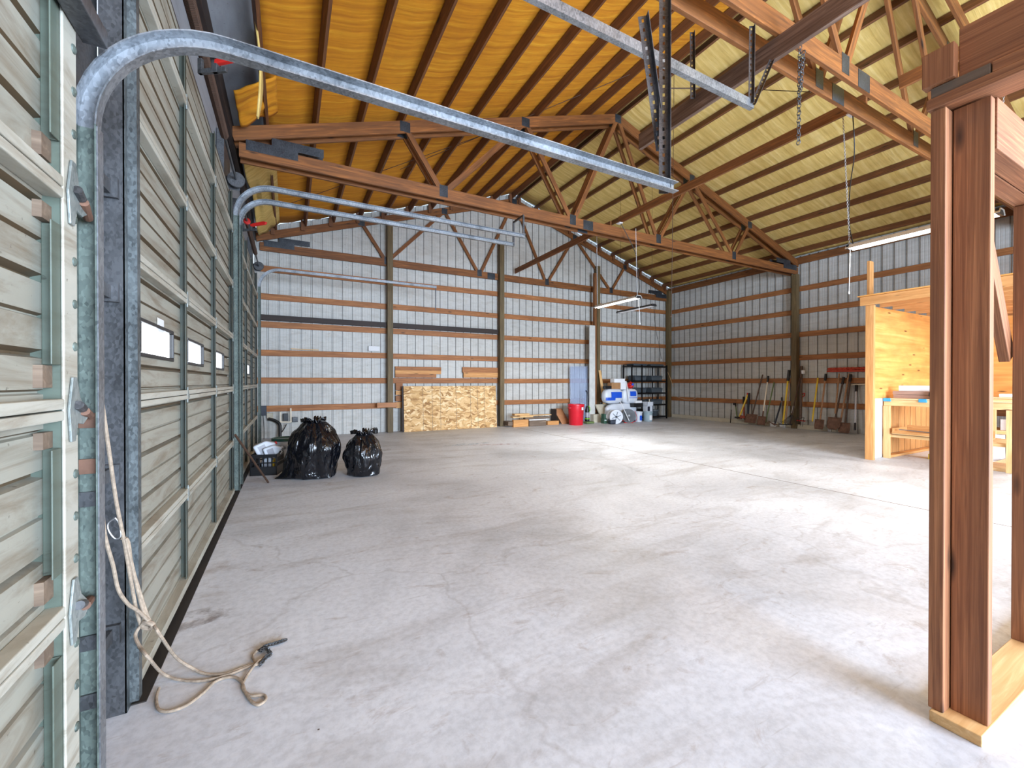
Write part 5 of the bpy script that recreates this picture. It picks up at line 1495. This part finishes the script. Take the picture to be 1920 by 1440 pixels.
# ------------------------------------------------------------------ rope on the left door and its chain on the floor
def rp(x, y, X): return P(x, y, X=X)
XRp = XL + 0.10
def spl(pts, k=7):
    pts = [Vector(p) for p in pts]; out = []
    for i in range(len(pts) - 1):
        p0 = pts[max(i - 1, 0)]; p1 = pts[i]; p2 = pts[i + 1]; p3 = pts[min(i + 2, len(pts) - 1)]
        for j in range(k):
            t = j / k
            out.append(0.5 * ((2 * p1) + (p2 - p0) * t + (2 * p0 - 5 * p1 + 4 * p2 - p3) * t * t + (3 * p1 - p0 - 3 * p2 + p3) * t ** 3))
    out.append(pts[-1]); return out
def fz(x, y, z=0.008): return P(x, y, Z=z)
Y_ = 1.98
def ry(x, y, Y): return P(x, y, Y=Y)
rr_ = thing('pull_rope', 'pale rope hanging by the nearest track, knotted and trailing onto the floor', 'rope', (-0.45, 1.9, 0))
def ropepart(name, pts, r=0.0058):
    o = MB().tube([p - Vector(rr_.location) for p in spl(pts)], r, 8).obj(name, 'rope', rr_, smooth=True)
    return o
ropepart('strand', [ry(189, 738, 1.90), ry(205, 850, 1.92), ry(218, 940, 1.96), ry(232, 1010, 2.0), ry(245, 1085, 2.03), ry(255, 1140, 2.05), ry(264, 1172, 2.06)])
ropepart('strand', [ry(190, 930, 1.84), ry(196, 1000, 1.86), ry(212, 1060, 1.90), ry(222, 1105, 1.93), ry(240, 1132, 1.97), ry(256, 1143, 2.0), ry(275, 1160, 2.04), ry(285, 1170, 2.06)])
ropepart('strand', [ry(227, 1008, 2.0), ry(240, 1015, 2.01), ry(247, 1060, 2.03), ry(262, 1110, 2.05), ry(275, 1150, 2.06), ry(284, 1170, 2.06)])
ropepart('strand', [ry(236, 1008, 2.0), ry(250, 1070, 2.03), ry(262, 1120, 2.05), ry(270, 1150, 2.05), ry(282, 1172, 2.06)])
A1 = ry(286, 1168, 2.06)
ropepart('knot', [ry(266, 1172, 2.06), ry(272, 1166, 2.05), ry(286, 1170, 2.04), ry(282, 1177, 2.05), ry(268, 1174, 2.06), ry(284, 1166, 2.07)], 0.009)
ropepart('floor_strand', [A1, ry(300, 1190, 2.02), fz(330, 1232, 0.12), fz(360, 1252, 0.03), fz(385, 1263), fz(420, 1264), fz(450, 1254), fz(478, 1243)])
ropepart('floor_strand', [ry(264, 1172, 2.06), ry(254, 1190, 2.05), ry(262, 1212, 2.0), ry(280, 1235, 1.96), fz(305, 1262, 0.05), fz(335, 1274), fz(380, 1276), fz(430, 1264), fz(465, 1250), fz(482, 1244, 0.014)])
ropepart('floor_strand', [fz(298, 1290, 0.012), fz(293, 1310), fz(298, 1330), fz(320, 1333), fz(350, 1322), fz(380, 1300), fz(405, 1277), fz(435, 1269), fz(453, 1278), fz(460, 1298), fz(472, 1315), fz(485, 1321), fz(498, 1312), fz(494, 1303), fz(470, 1304), fz(455, 1290), fz(460, 1272), fz(480, 1244, 0.014), fz(500, 1229, 0.01)])
ropepart('floor_strand', [fz(482, 1246, 0.012), fz(474, 1232), fz(480, 1222), fz(490, 1216, 0.012)])
rp2 = MB()
cp = [fz(488, 1245, 0.012), fz(498, 1232, 0.012), fz(506, 1226, 0.014), fz(500, 1216, 0.014), fz(490, 1218, 0.014), fz(498, 1211, 0.014), fz(512, 1207, 0.012), fz(522, 1204, 0.012), fz(533, 1200, 0.012)]
cps = spl(cp, 4)
for k in range(len(cps) - 1):
    p, q = cps[k], cps[k + 1]
    c = (p + q) / 2; R0 = frame(p, q, (0, 0, 1))
    pts = []
    for a in range(9):
        an = 2 * math.pi * a / 8
        v = Vector((0.016 * math.cos(an), 0.009 * math.sin(an) if k % 2 else 0.002 * math.sin(an), 0.002 * math.sin(an) if k % 2 else 0.007 * math.sin(an)))
        pts.append(c + R0 @ v)
    rp2.tube(pts, 0.0026, 5, False)
tag(rp2.obj('rope_chain', 'galvdark'), 'short dark chain on the floor tied to the end of the rope', 'chain')
cb = MB()
c0 = ry(216, 990, 1.99)
cb.tube(spl([c0 + Vector(v) * 0.62 for v in ((0, 0, 0.06), (-0.03, 0, 0.035), (-0.028, 0, -0.01), (0.0, 0, -0.06), (0.024, 0, -0.045), (0.014, 0, 0.03), (0, 0, 0.06))], 5), 0.0035, 8)
tag(cb.obj('snap_hook', 'steel', smooth=True), 'bright steel snap hook clipped to the rope at the jamb', 'hook')

# stains of coloured chalk on the slab
def stain(lab, px, py, w, h, col, rz):
    n = NT('floor_stain')
    g = n.noise(n.coord((3, 3, 3)), 3, 5, 0.7)
    al = n.ramp(g, [(0.45, (0, 0, 0, 1)), (0.65, (0.45, 0.45, 0.45, 1))])
    n.l(al, n.b.inputs['Alpha'])
    m = n.fin(lin(col), 0.7)
    p = P(px, py, Z=0.003)
    def fn(u, v):
        a = 6.283 * u
        f = 1 + 0.4 * noise.noise(Vector((math.cos(a), math.sin(a), px)))
        x, y = math.cos(a) * w * v * f, math.sin(a) * h * v * f
        return Vector((x * math.cos(rz) - y * math.sin(rz), x * math.sin(rz) + y * math.cos(rz), 0))
    o = MB().grid(fn, 24, 3).obj('chalk_stain', m); o.location = p
    return tag(o, lab, 'stain')
stain('faint blue chalk stain on the slab', 880, 832, 0.55, 0.12, (150, 190, 210), 0.1)
stain('faint pink chalk stain on the slab right of the blue one', 925, 833, 0.6, 0.08, (200, 150, 160), -0.3)
stain('brown mud patch on the slab right of the smaller bin bag', 718, 843, 0.16, 0.13, (90, 66, 50), 0.2)
stain('dark oily patch on the slab by the door edge', 330, 1170, 0.25, 0.12, (120, 100, 86), 0.2)
